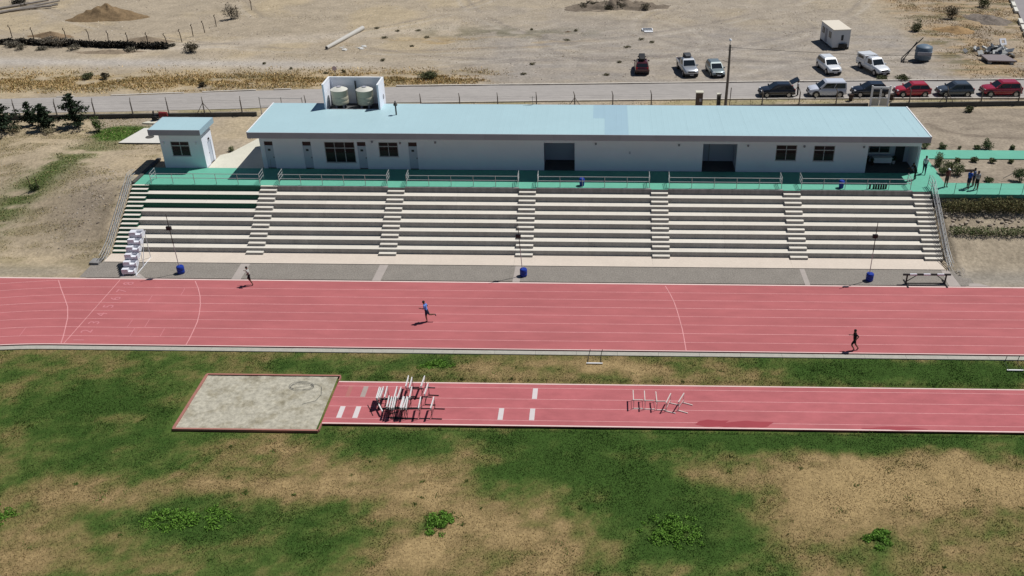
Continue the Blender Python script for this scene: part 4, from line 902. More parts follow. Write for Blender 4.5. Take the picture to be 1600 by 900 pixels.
for i in range(16): shrub('dry brush branches growing on the wide rough spoil heap', 2.2+random.uniform(-6, 6), 146.0+random.uniform(-2, 2), random.uniform(1, 2), random.uniform(.6, 1.2), (.08, .07, .05), (.17, .15, .10), 300, .2, group='brush on the spoil heap', name='brush')
# lying beam, manhole, logs
t = thing('concrete_pole', 'long pale concrete pole lying on the open ground', 'pole', (-34.85, 127.4, gz(-34.85, 127.4)+.24), math.atan2(9.9, 2.6))
MB().tube([(-5.1, 0, 0), (5.1, 0, .03)], [.24, .32], 10).build('shaft', mat('old_concrete', lin(206, 202, 194, K), .9, var=.08), t, smooth=40); MB().tube([(-5.115, 0, 0), (-5.10, 0, 0)], .14, 10).build('hollow_end', M_black, t)
for i in range(14):
    xx, yy = -33.0+random.uniform(-1.6, 1.6), 123.2+random.uniform(-1.0, 1.0); s = random.uniform(.08, .3)
    o = obj('plaster_lump', random.choice(RK), loc=(xx, yy, gz(xx, yy)+s*.1)); o.scale = (s*1.5, s*1.2, s*.5); o.data = o.data.copy(); o.data.materials[0] = mat('white_rubble', lin(214, 212, 206, K), .9, var=.1); tag(o, 'white lump of plaster rubble beside the lying concrete pole', 'rubble', 'plaster lumps by the lying pole')
t = thing('manhole_box', 'white concrete manhole chamber sunk in the lot', 'manhole', (6.4, 132.7, gz(6.4, 132.7)), R(3))
for q in ([-.75, .75, -.5, -.4], [-.75, .75, .4, .5], [-.75, -.65, -.4, .4], [.65, .75, -.4, .4]): MB().box(*q, -.1, .22).build('side', M_trim, t)
MB().box(-.65, .65, -.4, .4, -.1, .05).build('bottom', M_dark, t); MB().box(-.5, .7, -1.1, -.55, .02, .12).build('lid', M_trim, t)
for i, (x0, y0, x1, y1) in enumerate([(-91,138.5,-84,147),(-90,140.5,-83,144.5),(-88,143,-83.5,143.6),(-92,142,-86,147.5)]):
    zz = gz((x0+x1)/2, (y0+y1)/2)+.2
    o = MB().tube([(x0, y0, zz-.05), (x1, y1, zz+.15)], [.2, .14], 8).build('timber_log', mat('grey_timber', lin(150, 142, 134, K), .9, var=.2, scale=2)); tag(o, 'weathered grey timber log in the loose pile beyond the earth heap', 'log', 'timber logs in a loose pile')
shrub('dark brush heap beside the timber logs', -89.5, 146, 3.2, 1.3, (.04, .035, .028), (.09, .08, .06), 900, .22, name='brush')
# rubble by the side road
rb = mound('flat mound of earth under the demolition rubble', 51.2, 121.8, 3.6, 2.6, .7, lin(140, 124, 104, K), 9.3, name='rubble_mound')
M_rub = mat('broken_concrete', lin(206, 206, 202, K), .9, var=.15, scale=2, objvar=.2); M_rubd = mat('dark_panel', lin(90, 96, 104, K), .8, var=.15, objvar=.3)
for i in range(44):
    xx, yy = 51.3+random.gauss(0, 1.25), 122.0+random.gauss(0, .9); s = random.uniform(.35, 1.0); q = random.random()
    w, l_, h = s*random.uniform(.5, 1), s*random.uniform(.8, 1.8), random.uniform(.08, .25)
    o = MB().hexa([(-w/2, -l_/2, -h/2), (w/2*.8, -l_/2, -h/2), (w/2, l_/2*.9, -h/2), (-w/2*.9, l_/2, -h/2)], [(-w/2, -l_/2*.9, h/2), (w/2*.8, -l_/2, h/2), (w/2*.9, l_/2*.9, h/2), (-w/2, l_/2, h/2)]).build('concrete_chunk', M_rub if q < .62 else M_rubd)
    o.location = (xx, yy, gz(xx, yy)+.30+random.uniform(0, .75)*math.exp(-((xx-51.3)/1.4)**2)); o.rotation_euler = (random.uniform(-.7, .7), random.uniform(-.7, .7), random.uniform(0, 3))
    tag(o, 'broken white concrete piece in the demolition heap' if q < .62 else 'dark broken panel in the demolition heap', 'rubble', 'white rubble pieces' if q < .62 else 'dark rubble panels')
t = thing('steel_plate', 'large grey flat plate on blocks in front of the rubble heap', 'plate', (50.0, 118.6, gz(50, 118.6)+.35), R(-4))
MB().hexa([(-1.5, -1.1, 0), (2.0, -1.1, 0), (1.2, 1.2, .12), (-1.9, 1.2, .12)], [(-1.5, -1.1, .16), (2.0, -1.1, .16), (1.2, 1.2, .28), (-1.9, 1.2, .28)]).build('plate', mat('grey_plate', lin(142, 132, 132, K), .7, var=.08), t)
for q in ((-1.2, -.8), (1.5, -.8), (-1.5, .9), (.9, .9)): MB().box(q[0]-.2, q[0]+.2, q[1]-.2, q[1]+.2, -.5, .03).build('support_block', M_rub, t)
t = thing('washbasin', 'square white basin lying tilted above the rubble heap', 'basin', (53.4, 126.3, gz(53.4, 126.3)+.5), R(20)); t.rotation_euler = (R(50), 0, R(10))
for q in ([-.45, .45, -.45, -.22], [-.45, .45, .22, .45], [-.45, -.22, -.22, .22], [.22, .45, -.22, .22]): MB().box(*q, -.08, .08).build('rim', M_white, t)
# tilted tank on frame
t = thing('tilted_tank', 'blue grey water tank tipped on a black steel frame at the lot edge', 'tank', (40.2, 119.0, gz(40.2, 119)), R(-8))
MB().lathe([(1.0, .25), (1.03, .4), (1.03, 1.7), (.95, 1.8), (.5, 1.98), (.3, 2.0)], (.5, .2, 0), 18).build('tank_body', mat('tank_blue', lin(108, 126, 142, K), .5, var=.06), t, smooth=40)
MB().tube([(.5+1.035*math.cos(a), .2+1.035*math.sin(a), 1.15) for a in np.linspace(0, 6.28, 19)], .06, 5).build('tank_band', M_steel, t)
for (p, q) in (((-2.2, -1.0, .02), (-.6, -.4, 2.5)), ((-1.9, .9, .02), (.3, .9, 2.7)), ((-2.2, -1.0, .05), (-1.9, .9, .05)), ((-2.2, -1.0, .05), (.6, -1.1, .1)), ((-1.5, -.75, 1.0), (-1.2, .9, .9))): MB().tube([p, q], .06).build('frame_bar', M_black, t)
MB().box(-.4, 1.3, -1.05, -.98, .9, 1.35).build('side_panel', M_fascia, t)
# cabin
t = thing('site_cabin', 'white portable site cabin raised on blocks in the gravel lot', 'cabin', (31.05, 126.2, gz(31, 126.3)), R(8))
cw, cl, z0, z1 = 2.3, 4.7, .3, 2.55
MB().box(-cw/2, cw/2, -cl/2, cl/2, z0, z1).build('wall', mat('cabin_white', lin(222, 226, 230, K), .6, var=.04), t)
MB().box(-cw/2-.06, cw/2+.06, -cl/2-.06, cl/2+.06, z1, z1+.09).build('roof', mat('cabin_roof', lin(236, 226, 208, K), .7, var=.04), t)
for yy in (-1.2, 1.3):
    w_ = MB().box(-cw/2-.03, -cw/2, yy-.4, yy+.4, 1.3, 2.1).build('window', M_glass, t); MB().box(-cw/2-.04, -cw/2-.03, yy-.03, yy+.03, 1.3, 2.1).build('frame', M_trim, w_)
MB().box(-cw/2-.03, -cw/2, -.2, .55, .4, 2.15).build('door', M_fascia, t); MB().box(-.05, .25, -cl/2-.03, -cl/2, 1.2, 1.9).build('window', M_dark, t)
MB().box(-.3, .75, -cl/2-.35, -cl/2-.002, .35, .8).build('air_conditioner', M_blackp, t)
for sx in (-1, 1):
    for sy in (-2.1, 0, 2.1): MB().box(sx-.18, sx+.18, sy-.18, sy+.18, -.1, z0).build('block', M_wallc, t)

# ------------------------------------------------------------------ vehicles
def paint(n, c, rough=.28, metal=.0):
    m_ = mat('paint_'+n, c, rough, metal=metal, spec=.5); m_.node_tree.nodes['Principled BSDF'].inputs['Coat Weight'].default_value = .6; return m_
KIND = {  # L, W, H, body stations (x, zbot, ztop, halfwidth), cabin rear base, rear top, front top, front base, belt z
 'hatch': (4.0, 1.72, 1.50, [(-2.0,.45,.80,.70),(-1.93,.32,.93,.80),(-1.3,.24,.97,.86),(.5,.22,.94,.86),(1.15,.22,.92,.85),(1.65,.26,.82,.81),(1.9,.30,.70,.74),(2.0,.42,.60,.62)], (-1.93,-1.45,.15,1.02), .92),
 'suv': (4.4, 1.84, 1.66, [(-2.2,.5,.90,.76),(-2.12,.38,1.02,.86),(-1.4,.30,1.06,.92),(.6,.28,1.03,.92),(1.3,.28,1.02,.91),(1.85,.32,.95,.88),(2.12,.38,.82,.80),(2.2,.5,.70,.68)], (-2.1,-1.7,.20,1.05), 1.0),
 'van': (4.2, 1.83, 1.80, [(-2.1,.5,.95,.80),(-2.05,.34,1.02,.88),(-1.3,.26,1.05,.91),(.6,.24,1.04,.91),(1.3,.24,1.02,.90),(1.8,.28,.92,.86),(2.03,.34,.78,.78),(2.1,.46,.66,.66)], (-2.08,-1.95,.25,1.15), 1.0),
 'pickup': (5.2, 1.85, 1.78, [(-2.6,.55,.80,.82),(-2.55,.45,.86,.90),(-1.2,.42,.88,.92),(-.6,.38,1.06,.92),(1.2,.36,1.08,.92),(1.9,.38,1.04,.91),(2.45,.44,.92,.84),(2.6,.55,.78,.70)], (-.62,-.45,.55,1.25), 1.04),
}
def ring(x, zb, zt, w): return [(x, -w*.86, zb), (x, -w*.98, zb+.12), (x, -w, (zb+zt)/2), (x, -w*.965, zt-.10), (x, -w*.86, zt), (x, -w*.4, zt+.025), (x, w*.4, zt+.025), (x, w*.86, zt), (x, w*.965, zt-.10), (x, w, (zb+zt)/2), (x, w*.98, zb+.12), (x, w*.86, zb)]
def car(name, label, cat, x, y, head, kind, pm, group=None, extra=None):
    L, W_, H_, st, cab, belt = KIND[kind]
    t = thing(name, label, cat, (x, y, gz(x, y) if y > 111 else D+.012), head, group)
    body = MB().loft([ring(*s) for s in st]).build('body', pm, t, smooth=38)
    w0, w1 = W_/2*.93, W_/2*.74; rb, rt, ft, fb = cab
    lo = [(rb, -w0, belt-.04), (fb, -w0*.96, belt-.06), (fb, w0*.96, belt-.06), (rb, w0, belt-.04)]
    md = [(rt-.06, -w1*1.06, H_-.12), (ft+.10, -w1*1.06, H_-.12), (ft+.10, w1*1.06, H_-.12), (rt-.06, w1*1.06, H_-.12)]
    hi = [(rt+.10, -w1*.90, H_), (ft-.10, -w1*.90, H_), (ft-.10, w1*.90, H_), (rt+.10, w1*.90, H_)]
    MB().loft([lo[::-1], md[::-1], hi[::-1]]).build('cabin', pm, t, smooth=25)
    def glass(nm, a, b_, c, d, u0, u1, v0, v1, mm=M_carglass):
        a, b_, c, d = map(Vector, (a, b_, c, d)); f = lambda u, v: (a*(1-u)+b_*u)*(1-v)+(d*(1-u)+c*u)*v
        q = [f(u0, v0), f(u1, v0), f(u1, v1), f(u0, v1)]; nn = (q[1]-q[0]).cross(q[3]-q[0]).normalized()
        MB().add([p+nn*.012 for p in q]+[p-nn*.01 for p in q], [(0,1,2,3),(7,6,5,4),(0,4,5,1),(1,5,6,2),(2,6,7,3),(3,7,4,0)]).build(nm, mm, t)
    glass('windscreen', lo[1], lo[2], md[2], md[1], .06, .94, .12, .97)
    glass('rear_window', lo[3], lo[0], md[0], md[3], .08, .92, .22, .94)
    for (p, q, r_, s_) in ((lo[0], lo[1], md[1], md[0]), (lo[2], lo[3], md[3], md[2])):
        fr = (.47, .90) if p is lo[0] else (.10, .53); rr = (.05, .45) if p is lo[0] else (.55, .95)
        if kind == 'pickup': fr = (.30, .88) if p is lo[0] else (.12, .70); rr = None
        glass('side_window', p, q, r_, s_, *fr, .16, .92)
        if rr: glass('side_window', p, q, r_, s_, *rr, .16, .92)
    rw_ = .33 if kind in ('hatch',) else .36
    for wx in (-L/2+.75 if kind != 'pickup' else -1.55, L/2-.78 if kind != 'pickup' else 1.72):
        for sy in (-1, 1):
            ww = MB().tube([(wx, sy*(W_/2-.20), rw_), (wx, sy*(W_/2+.01), rw_)], rw_, 18).build('wheel', M_rubber, t)
            MB().tube([(wx, sy*(W_/2+.0), rw_), (wx, sy*(W_/2+.022), rw_)], rw_*.62, 12).build('rim', M_rim, ww)
            MB().tube([(wx, sy*(W_/2-.25), rw_+.02), (wx, sy*(W_/2-.012), rw_+.02)], rw_+.075, 18).build('wheel_arch', M_blackp, t)
    fx = L/2-.10; zl = belt-.20
    for sy in (-1, 1):
        MB().box(fx-.22, fx-.02, sy*W_*.33-.14, sy*W_*.33+.14, zl-.08, zl+.07).build('headlight', M_lamp, t)
        MB().box(-L/2+.01, -L/2+.12, sy*W_*.38-.09, sy*W_*.38+.09, belt-.22, belt+.05).build('tail_light', M_tail, t)
        MB().box(fb-.25, fb-.12, sy*(W_/2+.02)-.10, sy*(W_/2+.02)+.10, belt+.02, belt+.17).build('mirror', pm if kind != 'van' else M_blackp, t)
    MB().box(fx+.0, L/2+.015, -W_*.24, W_*.24, zl-.14, zl+.02).build('grille', M_blackp, t)
    MB().box(L/2-.16, L/2+.03, -W_*.40, W_*.40, .32, .47).build('front_bumper', M_blackp, t)
    MB().box(-L/2-.03, -L/2+.12, -W_*.42, W_*.42, .36, .50).build('rear_bumper', M_blackp, t)
    MB().box(L/2+.03, L/2+.04, -.22, .22, .37, .47).build('number_plate', M_white, t)
    if kind == 'pickup':
        b = MB(); b.box(-2.52, -.64, -.90, -.82, .80, 1.10).box(-2.52, -.64, .82, .90, .80, 1.10).box(-2.56, -2.50, -.90, .90, .80, 1.10)
        b.build('load_bed', pm, t)
    if extra: extra(t)
    return t
def roofbox(t):
    MB().loft([[(x_, -w, 1.66+zo), (x_, w, 1.66+zo), (x_, w*.9, 1.66+h), (x_, -w*.9, 1.66+h)] for x_, w, zo, h in ((-1.3, .25, .08, .2), (-1.0, .38, .04, .36), (.4, .40, .04, .38), (.8, .2, .08, .2))]).build('roof_box', M_blackp, t, smooth=30)
    MB().box(-.9, -.8, -.5, .5, 1.6, 1.72).box(.2, .3, -.5, .5, 1.6, 1.72).build('roof_bar', M_black, t)
def tarp(t):
    MB().loft([[(x_, -w, z0), (x_, w, z0), (x_, w*.8, z1), (x_, -w*.8, z1)] for x_, w, z0, z1 in ((-1.2, .3, 1.3, 1.7), (-.9, .5, 1.1, 2.15), (-.2, .5, 1.75, 2.2), (.15, .3, 1.78, 2.0))]).build('roof_bag', mat('dark_tarp', (.05, .055, .065), .6), t, smooth=35)
    MB().box(-2.4, -.75, -.8, .8, .84, 1.0).build('load', M_blackp, t)
def canopy(t):
    m = MB().box(-2.5, -.62, -.86, -.80, 1.1, 1.75).box(-2.5, -.62, .80, .86, 1.1, 1.75).box(-2.5, -.62, -.86, .86, 1.75, 1.8).build('canopy', paint('white', (.72, .74, .76)), t)
    MB().box(-2.2, -1.0, -.875, -.86, 1.3, 1.62).build('canopy_window', M_carglass, t)
def hatch_open(t): MB().hexa([(-1.5, -.7, 1.48), (-2.35, -.66, 1.95), (-2.35, .66, 1.95), (-1.5, .7, 1.48)], [(-1.5, -.7, 1.53), (-2.35, -.66, 2.0), (-2.35, .66, 2.0), (-1.5, .7, 1.53)]).build('open_tailgate', M_carglass, t)
GC = 'cars parked along the road'; rd = math.pi+.03
ry = lambda q: float(road_near(q))+1.05
PW = paint('white', (.72, .74, .76))
car('parked_car', 'black hatchback with raised tailgate parked on the road', 'car', 19.95, ry(20), rd, 'hatch', paint('black', (.012, .014, .02)), GC, hatch_open)
car('parked_van', 'white and silver small passenger van parked on the road', 'van', 25.6, ry(25.6), rd, 'van', paint('silver_white', (.62, .65, .72), .3), GC)
car('parked_car', 'black car half hidden by the white pedestrian gate', 'car', 30.5, ry(30.5), rd, 'hatch', paint('black', (.012, .014, .02)), GC)
car('parked_car', 'bright red hatchback parked in front of the grey hatchback', 'car', 35.35, ry(35.3), rd, 'hatch', paint('red', (.42, .02, .035)), GC)
car('parked_car', 'dark grey hatchback between the two red cars', 'car', 40.2, ry(40.2), rd, 'hatch', paint('grey', (.075, .09, .11), .3, .3), GC)
car('parked_car', 'large dark red SUV behind the grey hatchback on the road', 'car', 45.45, ry(45.4), rd, 'suv', paint('crimson', (.34, .012, .035)), GC)
GL = 'vehicles in the gravel lot'
car('parked_car', 'dark maroon car with black roof box seen from behind in the lot', 'car', 4.95, 113.9, R(90), 'hatch', paint('maroon', (.08, .012, .02)), GL, roofbox)
car('pickup_truck', 'silver pickup with a bulky dark bag on its roof', 'pickup', 10.5, 113.5, R(-82), 'pickup', paint('silver', (.42, .44, .47), .3, .5), GL, tarp)
car('parked_car', 'silver green hatchback beside the loaded pickup', 'car', 13.85, 112.9, R(-82), 'hatch', paint('silver_green', (.28, .33, .33), .3, .4), GL)
car('parked_car', 'plain white small SUV in the lot in front of the site cabin', 'car', 27.9, 114.4, R(-80), 'suv', PW, GL)
car('pickup_truck', 'white pickup with a white canopy over the load bed', 'pickup', 33.35, 114.6, R(-72), 'pickup', PW, GL, canopy)

# ------------------------------------------------------------------ sports equipment
def flood(label, x, y, h, lean):
    t = thing('floodlight_pole', label, 'light pole', (x, y, .012), 0, 'portable poles in blue drums along the gravel strip')
    MB().lathe([(.26, 0), (.30, .05), (.31, .3), (.29, .33), (.31, .36), (.31, .62), (.26, .68), (.0, .69)], (.16, 0, 0), 16).build('drum', M_blue, t, smooth=40)
    MB().tube([(0.1, 0, .0), (.05+lean*.5, 0, h*.5)], [.035, .032], 6).build('lower_pole', M_steel, t); MB().tube([(.05+lean*.5, 0, h*.5), (lean, 0, h)], [.034, .028], 6).build('upper_pole', mat('brown_pole', (.05, .035, .03), .6), t)
    MB().box(lean*.8-.22, lean*.8+.18, -.10, .10, h*.74, h*.74+.30).build('lamp_box', M_black, t)
flood('thin lamp pole in a blue drum next to the white judges stand', -35.45, 68.85, 5.5, .05)
flood('thin leaning lamp pole in a blue drum at the middle of the stand', -6.5, 68.95, 4.85, -.18)
flood('thin lamp pole in a blue drum near the steeplechase barrier', 22.3, 68.75, 5.35, .05)
# judges' stand, six moulded seats
t = thing('judges_stand', 'white six-step judges stand of moulded seats on a steel frame', 'judges stand', (-39.55, 68.55, .012), R(4))
seatm = MB()
def seat_mesh():
    b = MB(); b.loft([[(x_, y0, z0), (x_, y1, z0), (x_, y1+.02, z1), (x_, y0+.02, z1)] for x_, y0, y1, z0, z1 in ((-.55, -.20, .30, .05, .36), (-.50, -.26, .34, 0, .42), (.02, -.26, .34, 0, .42))])
    b.box(.022, .55, -.26, .34, .0, .20); b.box(.022, .55, .16, .34, .20, .42); b.box(.47, .55, -.26, .16, .20, .34)
    return b.mesh('seat', M_white, 30)
sm = seat_mesh()
for k in range(6): obj('seat', sm, t, loc=(k*.065, k*.46, .16+k*.46))
for sx in (.60, -.45):
    MB().tube([(sx, -.3, .02), (sx+.35, 2.7, 2.75)], .035).build('side_rail', M_white, t); MB().tube([(sx, -.3, .03), (sx+.15, 2.9, .03)], .035).build('base_rail', M_white, t)
    MB().tube([(sx+.15, 2.9, .0), (sx+.33, 2.55, 2.6)], .03).build('rear_leg', M_white, t); MB().tube([(sx+.08, 1.3, .03), (sx+.18, 1.25, 1.45)], .025).build('brace', M_white, t); MB().tube([(sx+.1, 1.3, .03), (sx+.26, 2.1, 2.15)], .025).build('brace', M_white, t)
for k in range(6): MB().tube([(-.45+k*.06, -.1+k*.46, .15+k*.46), (.65+k*.06, -.1+k*.46, .15+k*.46)], .025).build('cross_bar', M_white, t)
MB().tube([(.6, -.35, .02), (1.0, -.55, .0)], .02).build('tow_bar', M_white, t)
# steeplechase barrier
t = thing('steeplechase_barrier', 'long black and white striped steeplechase barrier on the gravel strip', 'barrier', (26.95, 68.3, .012), R(1))
for i in range(7): MB().box(-1.96+i*.56, -1.96+(i+1)*.56, -.063, .063, .79, .92).build('stripe', M_blackp if i % 2 == 0 else M_white, t)
for sx in (-1.6, 1.6):
    MB().box(sx-.05, sx+.05, -.05, .05, .05, .79).build('upright', M_black, t); MB().box(sx-.05, sx+.05, -.70, .62, 0, .06).build('foot', M_black, t)
    MB().tube([(sx, 0, .2), (sx*.52, 0, .78)], .035).build('brace', M_black, t)
MB().box(-1.55, 1.55, -.03, .03, .02, .07).build('bottom_bar', M_black, t)
# hurdles
def hurdle_proto(h, w, frame, label, board_m):
    t = thing('hurdle', label, 'hurdle')
    MB().box(-.028, .028, -w/2, w/2, h-(.19 if frame is M_black else .10), h).build('board', board_m, t)
    for sy in (-1, 1):
        yy = sy*(w/2-.08)
        MB().tube([(.025, yy, .03), (.025, yy, h-.03)], .02, 5).build('upright', frame, t); MB().box(-.03, .68, yy-.03, yy+.03, 0, .055).build('foot', frame, t)
    MB().tube([(.03, -w/2+.08, .3), (.03, w/2-.08, .3)], .014, 5).build('cross_bar', frame, t)
    return t
M_bw = mat('hurdle_board', lin(240, 238, 236, K), .5, var=.05)
hp = hurdle_proto(.98, 1.24, M_black, 'black-framed hurdle with white board standing in the crowded rack', M_bw)
HL = [(-14.8,51.05,0),(-14.56,51.1,0),(-14.28,51.15,.05),(-13.62,51.15,0),(-13.36,51.08,0),(-13.07,52.42,0),(-12.80,52.25,0),(-12.6,51.15,.04),(-12.0,52.42,-.06),(-11.62,51.55,-.03),(-13.93,50.1,.05),(-13.74,50.02,.04),(-13.58,49.95,.05),(-12.93,50.0,0),(-12.77,50.03,0),(-12.64,49.97,.08),(-11.81,50.02,.03),(-10.97,50.03,0),(-14.7,51.0,.02),(-13.0,50.05,.02),(-13.46,50.02,.03)]
SPEC = {8: 'black-framed hurdle farthest towards the grass, alone beside the upper pair', 17: 'black-framed hurdle standing alone at the end of the rack', 16: 'black-framed hurdle second from the lone end hurdle', 5: 'black-framed hurdle of the close pair at the grass side, the one nearer the sand pit', 6: 'black-framed hurdle of the close pair at the grass side, the one nearer the lone hurdle', 9: 'black-framed hurdle turned edge-on near the upper lone hurdle'}
used = False
for i, (x, y, a) in enumerate(HL):
    o = hp if not used else copytree(hp); used = True
    o.location = (x, y, .031); o.rotation_euler.z = a*1.0+random.uniform(-.03, .03)
    o['label'] = SPEC.get(i, 'black-framed hurdle with white board standing in the crowded rack'); o['group'] = 'hurdles stacked on the runway' if i not in SPEC or i in (5, 6) else 'hurdles at the edge of the stack'
t = thing('fallen_hurdle', 'hurdle with white board tipped over at the near corner of the stack', 'hurdle', (-14.55, 50.25, .06), R(-62))
MB().box(-.6, .6, -.04, .04, .30, .40).build('board', M_bw, t)
for sx in (-.5, .5): MB().tube([(sx, 0, .35), (sx+.1, .7, .0)], .02, 5).build('upright', M_black, t); MB().box(sx+.07, sx+.13, .4, 1.0, -.03, .03).build('foot', M_black, t)
tag(MB().tube([(-15.55, 50.9, .05), (-14.95, 49.75, .05)], .025, 6).build('metal_bar', M_black), 'thin black metal bar lying on the runway by the hurdles', 'bar')
wp = hurdle_proto(.80, 1.12, M_offw, 'white training hurdle standing square across the runway', M_offw)
for i, (x, y, a) in enumerate([(2.38,51.35,0),(3.14,51.30,0),(3.92,51.22,0.02),(4.72,51.08,-.35),(5.58,51.15,-.42)]):
    o = wp if i == 0 else copytree(wp); o.location = (x, y, .031); o.rotation_euler.z = a
    o['label'] = ['white training hurdle standing square across the runway']*3+['white training hurdle turned askew, beside the square ones', 'white training hurdle turned askew at the end of the white row']
    o['label'] = ('white training hurdle standing square across the runway', 'white training hurdle turned askew, beside the square ones', 'white training hurdle turned askew at the end of the white row')[max(0, i-2)]
    o['group'] = 'white training hurdles on the runway'
for (x, y, a, lab) in ((-.27, 56.15, 0, 'hurdle fallen flat on the dry grass by the track kerb'), (29.7, 55.9, 0, 'hurdle fallen flat in the lush green strip by the track kerb')):
    t = thing('fallen_hurdle', lab, 'hurdle', (x, y, .03), a)
    MB().box(-.58, .58, -.06, .06, 0, .05).build('board', M_bw, t)
    for sx in (-.48, .48): MB().tube([(sx, 0, .05), (sx*.92+.02, .95, .08)], .02, 5).build('upright', M_black, t); MB().tube([(sx*.92+.02, .95, .06), (sx*.92+.12, 1.0, .55)], .025, 5).build('foot', M_black, t)
# bins and bottles on the deck
for (x, y, lab) in ((-1.65, 79.0, 'blue bin on the deck in front of the first open bay'), (21.8, 78.95, 'blue bin on the deck near the row of bottles')):
    t = thing('blue_bin', lab, 'bin', (x, y, D), 0, 'blue bins on the deck')
    MB().lathe([(.20, 0), (.25, .55), (.27, .56), (.27, .6)], n=14).build('bucket', M_blue, t, smooth=40); MB().lathe([(.27, .6), (.2, .72), (.05, .75)], n=14).build('lid', M_blue, t, smooth=40)
bp = thing('bottle', 'dark drinks bottle in the short row on the deck', 'bottle', (0, 0, 0), 0, 'bottles lined up on the deck')
MB().lathe([(.085, 0), (.09, .03), (.09, .34), (.04, .44), (.04, .5)], n=10).build('body', M_black, bp, smooth=40); MB().lathe([(.045, .5), (.045, .55)], n=8).build('cap', M_white, bp)
for i in range(7):
    o = bp if i == 0 else copytree(bp); o.location = (24.45+i*.22+(0 if i else -.12), 78.78+random.uniform(-.02, .02), D)
# pots in the porch
for i, (x, y) in enumerate([(25.1, 84.9), (25.5, 84.85), (25.9, 84.3), (28.0, 84.7)]):
    t = thing('plant_pot', ['potted plant in the inner corner of the porch', 'potted plant second along the porch back wall', 'low potted plant in front of the porch table', 'white potted plant beside the dark porch door'][i], 'plant pot', (x, y, D+.012), 0, 'potted plants in the porch')
    MB().lathe([(.12, 0), (.17, .3), (.15, .31)], n=10).build('pot', M_white if i == 3 else M_rust, t); leaf_cloud('foliage', t, [(0, 0, .5)], [(.25, .25, .25)], 120, .12, (.02, .04, .015), (.05, .08, .03))

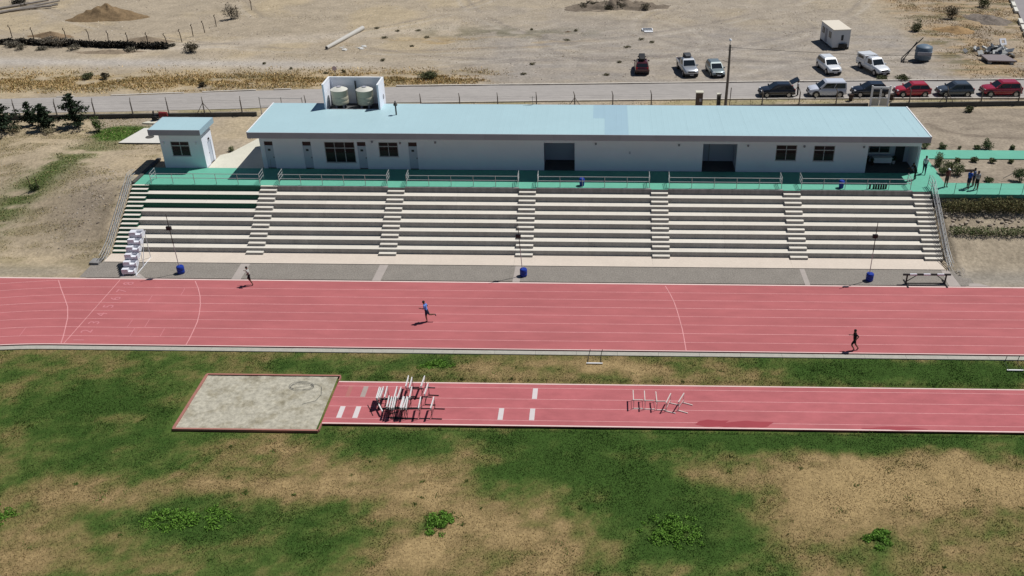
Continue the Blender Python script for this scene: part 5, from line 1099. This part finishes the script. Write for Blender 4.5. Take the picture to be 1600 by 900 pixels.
# ------------------------------------------------------------------ people
def person(label, x, y, z, head, pose, shirt, shorts, legs='skin', cap=None, h=1.74, group=None, hair=True):
    """pose: torso lean, (thigh, knee) x2, (shoulder, elbow) x2 in degrees; forward is +x"""
    lean, (ta, ka), (tb, kb_), (sa, ea), (sb, eb) = pose; s = h/1.74; V, E_, Rd, Mt = [], [], [], []
    def add(p, r_, par, mi):
        V.append(Vector(p)*s); Rd.append(r_*s*1.28); Mt.append(mi)
        if par is not None: E_.append((par, len(V)-1))
        return len(V)-1
    d = lambda a: Vector((math.sin(R(a)), 0, -math.cos(R(a)))); u = Vector((math.sin(R(lean)), 0, math.cos(R(lean))))
    hip = Vector((0, 0, .92)); pel = add(hip, .125, None, 2); wa = add(hip+u*.18, .115, pel, 1); ch = add(hip+u*.36, .135, wa, 1); nk = add(hip+u*.52, .06, ch, 1)
    ne = add(hip+u*.58, .052, nk, 0); hd_ = add(hip+u*.66+Vector((.02, 0, 0)), .085, ne, 0); add(hip+u*.78+Vector((.02, 0, 0)), .075, hd_, 3 if (hair and not cap) else (4 if cap else 0))
    feet = []
    for sy, (a, k) in ((1, (ta, ka)), (-1, (tb, kb_))):
        hp_ = hip+Vector((0, .09*sy, -.05)); q = add(hp_, .088, pel, 2); kn = hp_+d(a)*.42; mid = add(hp_+d(a)*.25, .078, q, 2); kn_i = add(kn, .056, mid, 0 if legs == 'skin' else 2)
        an = kn+d(a-k)*.41; ca = add(kn+d(a-k)*.13, .056, kn_i, 0 if legs == 'skin' else 2); an_i = add(an, .035, ca, 0 if legs == 'skin' else 2); fd = d(a-k+78)
        toe = an+fd*.17; hl = add(an+d(a-k)*.05, .04, an_i, 5); add(toe+d(a-k)*.05, .034, hl, 5); feet.append(min(an.z-.10, toe.z-.10))
    hands = []
    for sy, (a, e) in ((1, (sa, ea)), (-1, (sb, eb))):
        sh = hip+u*.49+Vector((0, .17*sy, 0)); q = add(sh, .058, nk, 1); el = sh+d(a+lean*.0)*.27+Vector((0, .04*sy, 0)); m_ = add(sh*.5+el*.5, .048, q, 1); el_i = add(el, .038, m_, 0)
        wr = el+d(a+e)*.24+Vector((0, -.02*sy, 0)); wi = add(wr, .026, el_i, 0); add(wr+d(a+e)*.07, .034, wi, 0); hands.append((wr+d(a+e)*.08, d(a+e), sy))
    me = bpy.data.meshes.new('body'); me.from_pydata([tuple(v) for v in V], E_, []); tmp = bpy.data.objects.new('tmp', me); COL.objects.link(tmp)
    sk = tmp.modifiers.new('s', 'SKIN'); sk.use_smooth_shade = True; sk.branch_smoothing = .3
    for i, sv in enumerate(me.skin_vertices[0].data): sv.radius = (Rd[i], Rd[i]); sv.use_root = (i == 0)
    tmp.modifiers.new('u', 'SUBSURF').levels = 1
    bpy.context.view_layer.update(); bm_ = bpy.data.meshes.new_from_object(tmp.evaluated_get(bpy.context.evaluated_depsgraph_get())); bpy.data.objects.remove(tmp)
    vv = [tuple(q.co) for q in bm_.vertices]; ff = [tuple(p.vertices) for p in bm_.polygons]; A = np.array([tuple(q) for q in V]); mi = []
    for p in bm_.polygons: mi.append(Mt[int(np.argmin(((A-np.array(p.center))**2).sum(1)/(np.array(Rd)**1.0)))])
    b = MB(); b.v, b.f, b.m = vv, ff, mi
    for (pw_, dv, sy) in hands:       # five fingers
        pw_ = pw_*s
        for k in range(4):
            o_ = Vector((.0, 0, 0))+Vector((dv.z, 0, -dv.x))*(.018*(k-1.5)); L = (.07, .08, .075, .06)[k]*s
            b.tube([pw_+o_, pw_+o_+dv*L*.55, pw_+o_+dv*L+Vector((.0, -.015*sy, 0))], [.010, .009, .007], 5, 0)
        b.tube([pw_-dv*.03, pw_-dv*.01+Vector((dv.z, 0, -dv.x))*.045, pw_+dv*.03+Vector((dv.z, 0, -dv.x))*.055], [.011, .010, .008], 5, 0)
    hc = (hip+u*.70+Vector((.02, 0, 0)))*s
    b.lathe([(.012, -.02), (.014, 0), (.004, .02)], tuple(hc+Vector((.088, 0, -.01))), 6, 0)
    for sy in (-1, 1): b.lathe([(.01, -.03), (.016, 0), (.008, .03)], tuple(hc+Vector((0, sy*.082, 0))), 6, 0); b.lathe([(.008, -.008), (.008, .008)], tuple(hc+Vector((.078, sy*.03, .012))), 6, 3)
    b.box(hc.x+.074, hc.x+.082, -.022, .022, hc.z-.052, hc.z-.044, 3)
    zmin = min(v[2] for v in b.v); b.v = [(v[0], v[1], v[2]-zmin) for v in b.v]
    root = thing('person', label, 'person', (x, y, z), head, group)
    b.build('body', [M_skin, shirt, shorts, M_hair, cap or M_hair, M_shoe], root, smooth=70)
    hz = hc.z-zmin; hh = MB()
    prof = [(.096, -.01), (.098, .03), (.085, .075), (.05, .105), (.01, .115)]
    hh.lathe([(r_*s, q*s) for r_, q in prof], (hc.x-.012, 0, hz+.01), 14)
    if cap: hh.box(hc.x+.05, hc.x+.17, -.07, .07, hz+.03, hz+.045)
    hh.build('cap' if cap else 'hair', cap or M_hair, root, smooth=60)
    return root
RUNA = (10, (28, 35), (-10, 85), (-45, 95), (35, 80))
RUNB = (12, (6, 12), (-22, 72), (5, 95), (-45, 90))
RUNC = (5, (30, 62), (-14, 22), (-55, 85), (0, 95))
WALK = (3, (16, 6), (-16, 18), (-14, 12), (16, 18)); STAND = (2, (3, 2), (-3, 2), (6, 18), (-4, 14)); BEND = (28, (12, 10), (-10, 10), (45, 30), (40, 40))
cb, cn, cw_, cg = cloth('black', (.015, .015, .017)), cloth('navy', (.02, .025, .06)), cloth('white', (.66, .66, .68)), cloth('grey', (.38, .38, .38))
person('runner in pale grey shirt and black shorts by the outer edge of the track', -28.75, 66.95, .012, R(180), (8, (-6, 18), (30, 75), (-42, 95), (5, 100)), cloth('pale_grey', (.48, .49, .45)), cb, h=1.68)
person('runner in light blue shirt kicking one leg back in the middle lanes', -13.25, 61.6, .012, R(180), RUNB, cloth('sky_blue', (.16, .30, .72)), cn, h=1.8)
person('runner dressed all in black beside the inner kerb', 18.75, 58.25, .012, R(180), RUNC, cb, cb, h=1.8)
person('person in white top and dark trousers walking at the pavilion corner', 30.2, 82.3, D, R(75), WALK, cw_, cn, legs='long')
person('person in black bending forward at the end of the deck', 28.9, 80.85, D, R(200), BEND, cb, cb, legs='long')
person('person in white cap and dark red top on the green path', 31.3, 79.35, D, R(-70), STAND, cloth('dark_red', (.14, .05, .045)), cloth('brown', (.10, .06, .05)), cap=cw_)
person('person in bright blue shirt beside two others on the green path', 33.15, 78.95, D, R(40), STAND, cloth('royal', (.02, .09, .42)), cn)
person('person with dark hair standing behind the one in grey shirt', 33.75, 79.45, D, R(150), STAND, cloth('slate', (.14, .17, .26)), cn)
person('person in grey shirt standing with back to the field on the green path', 33.8, 78.75, D, R(100), STAND, cg, cb)
person('person in white and black standing at the open tailgate', 22.35, ry(22.3)-.1, D+.012, R(170), STAND, cw_, cb, legs='long')
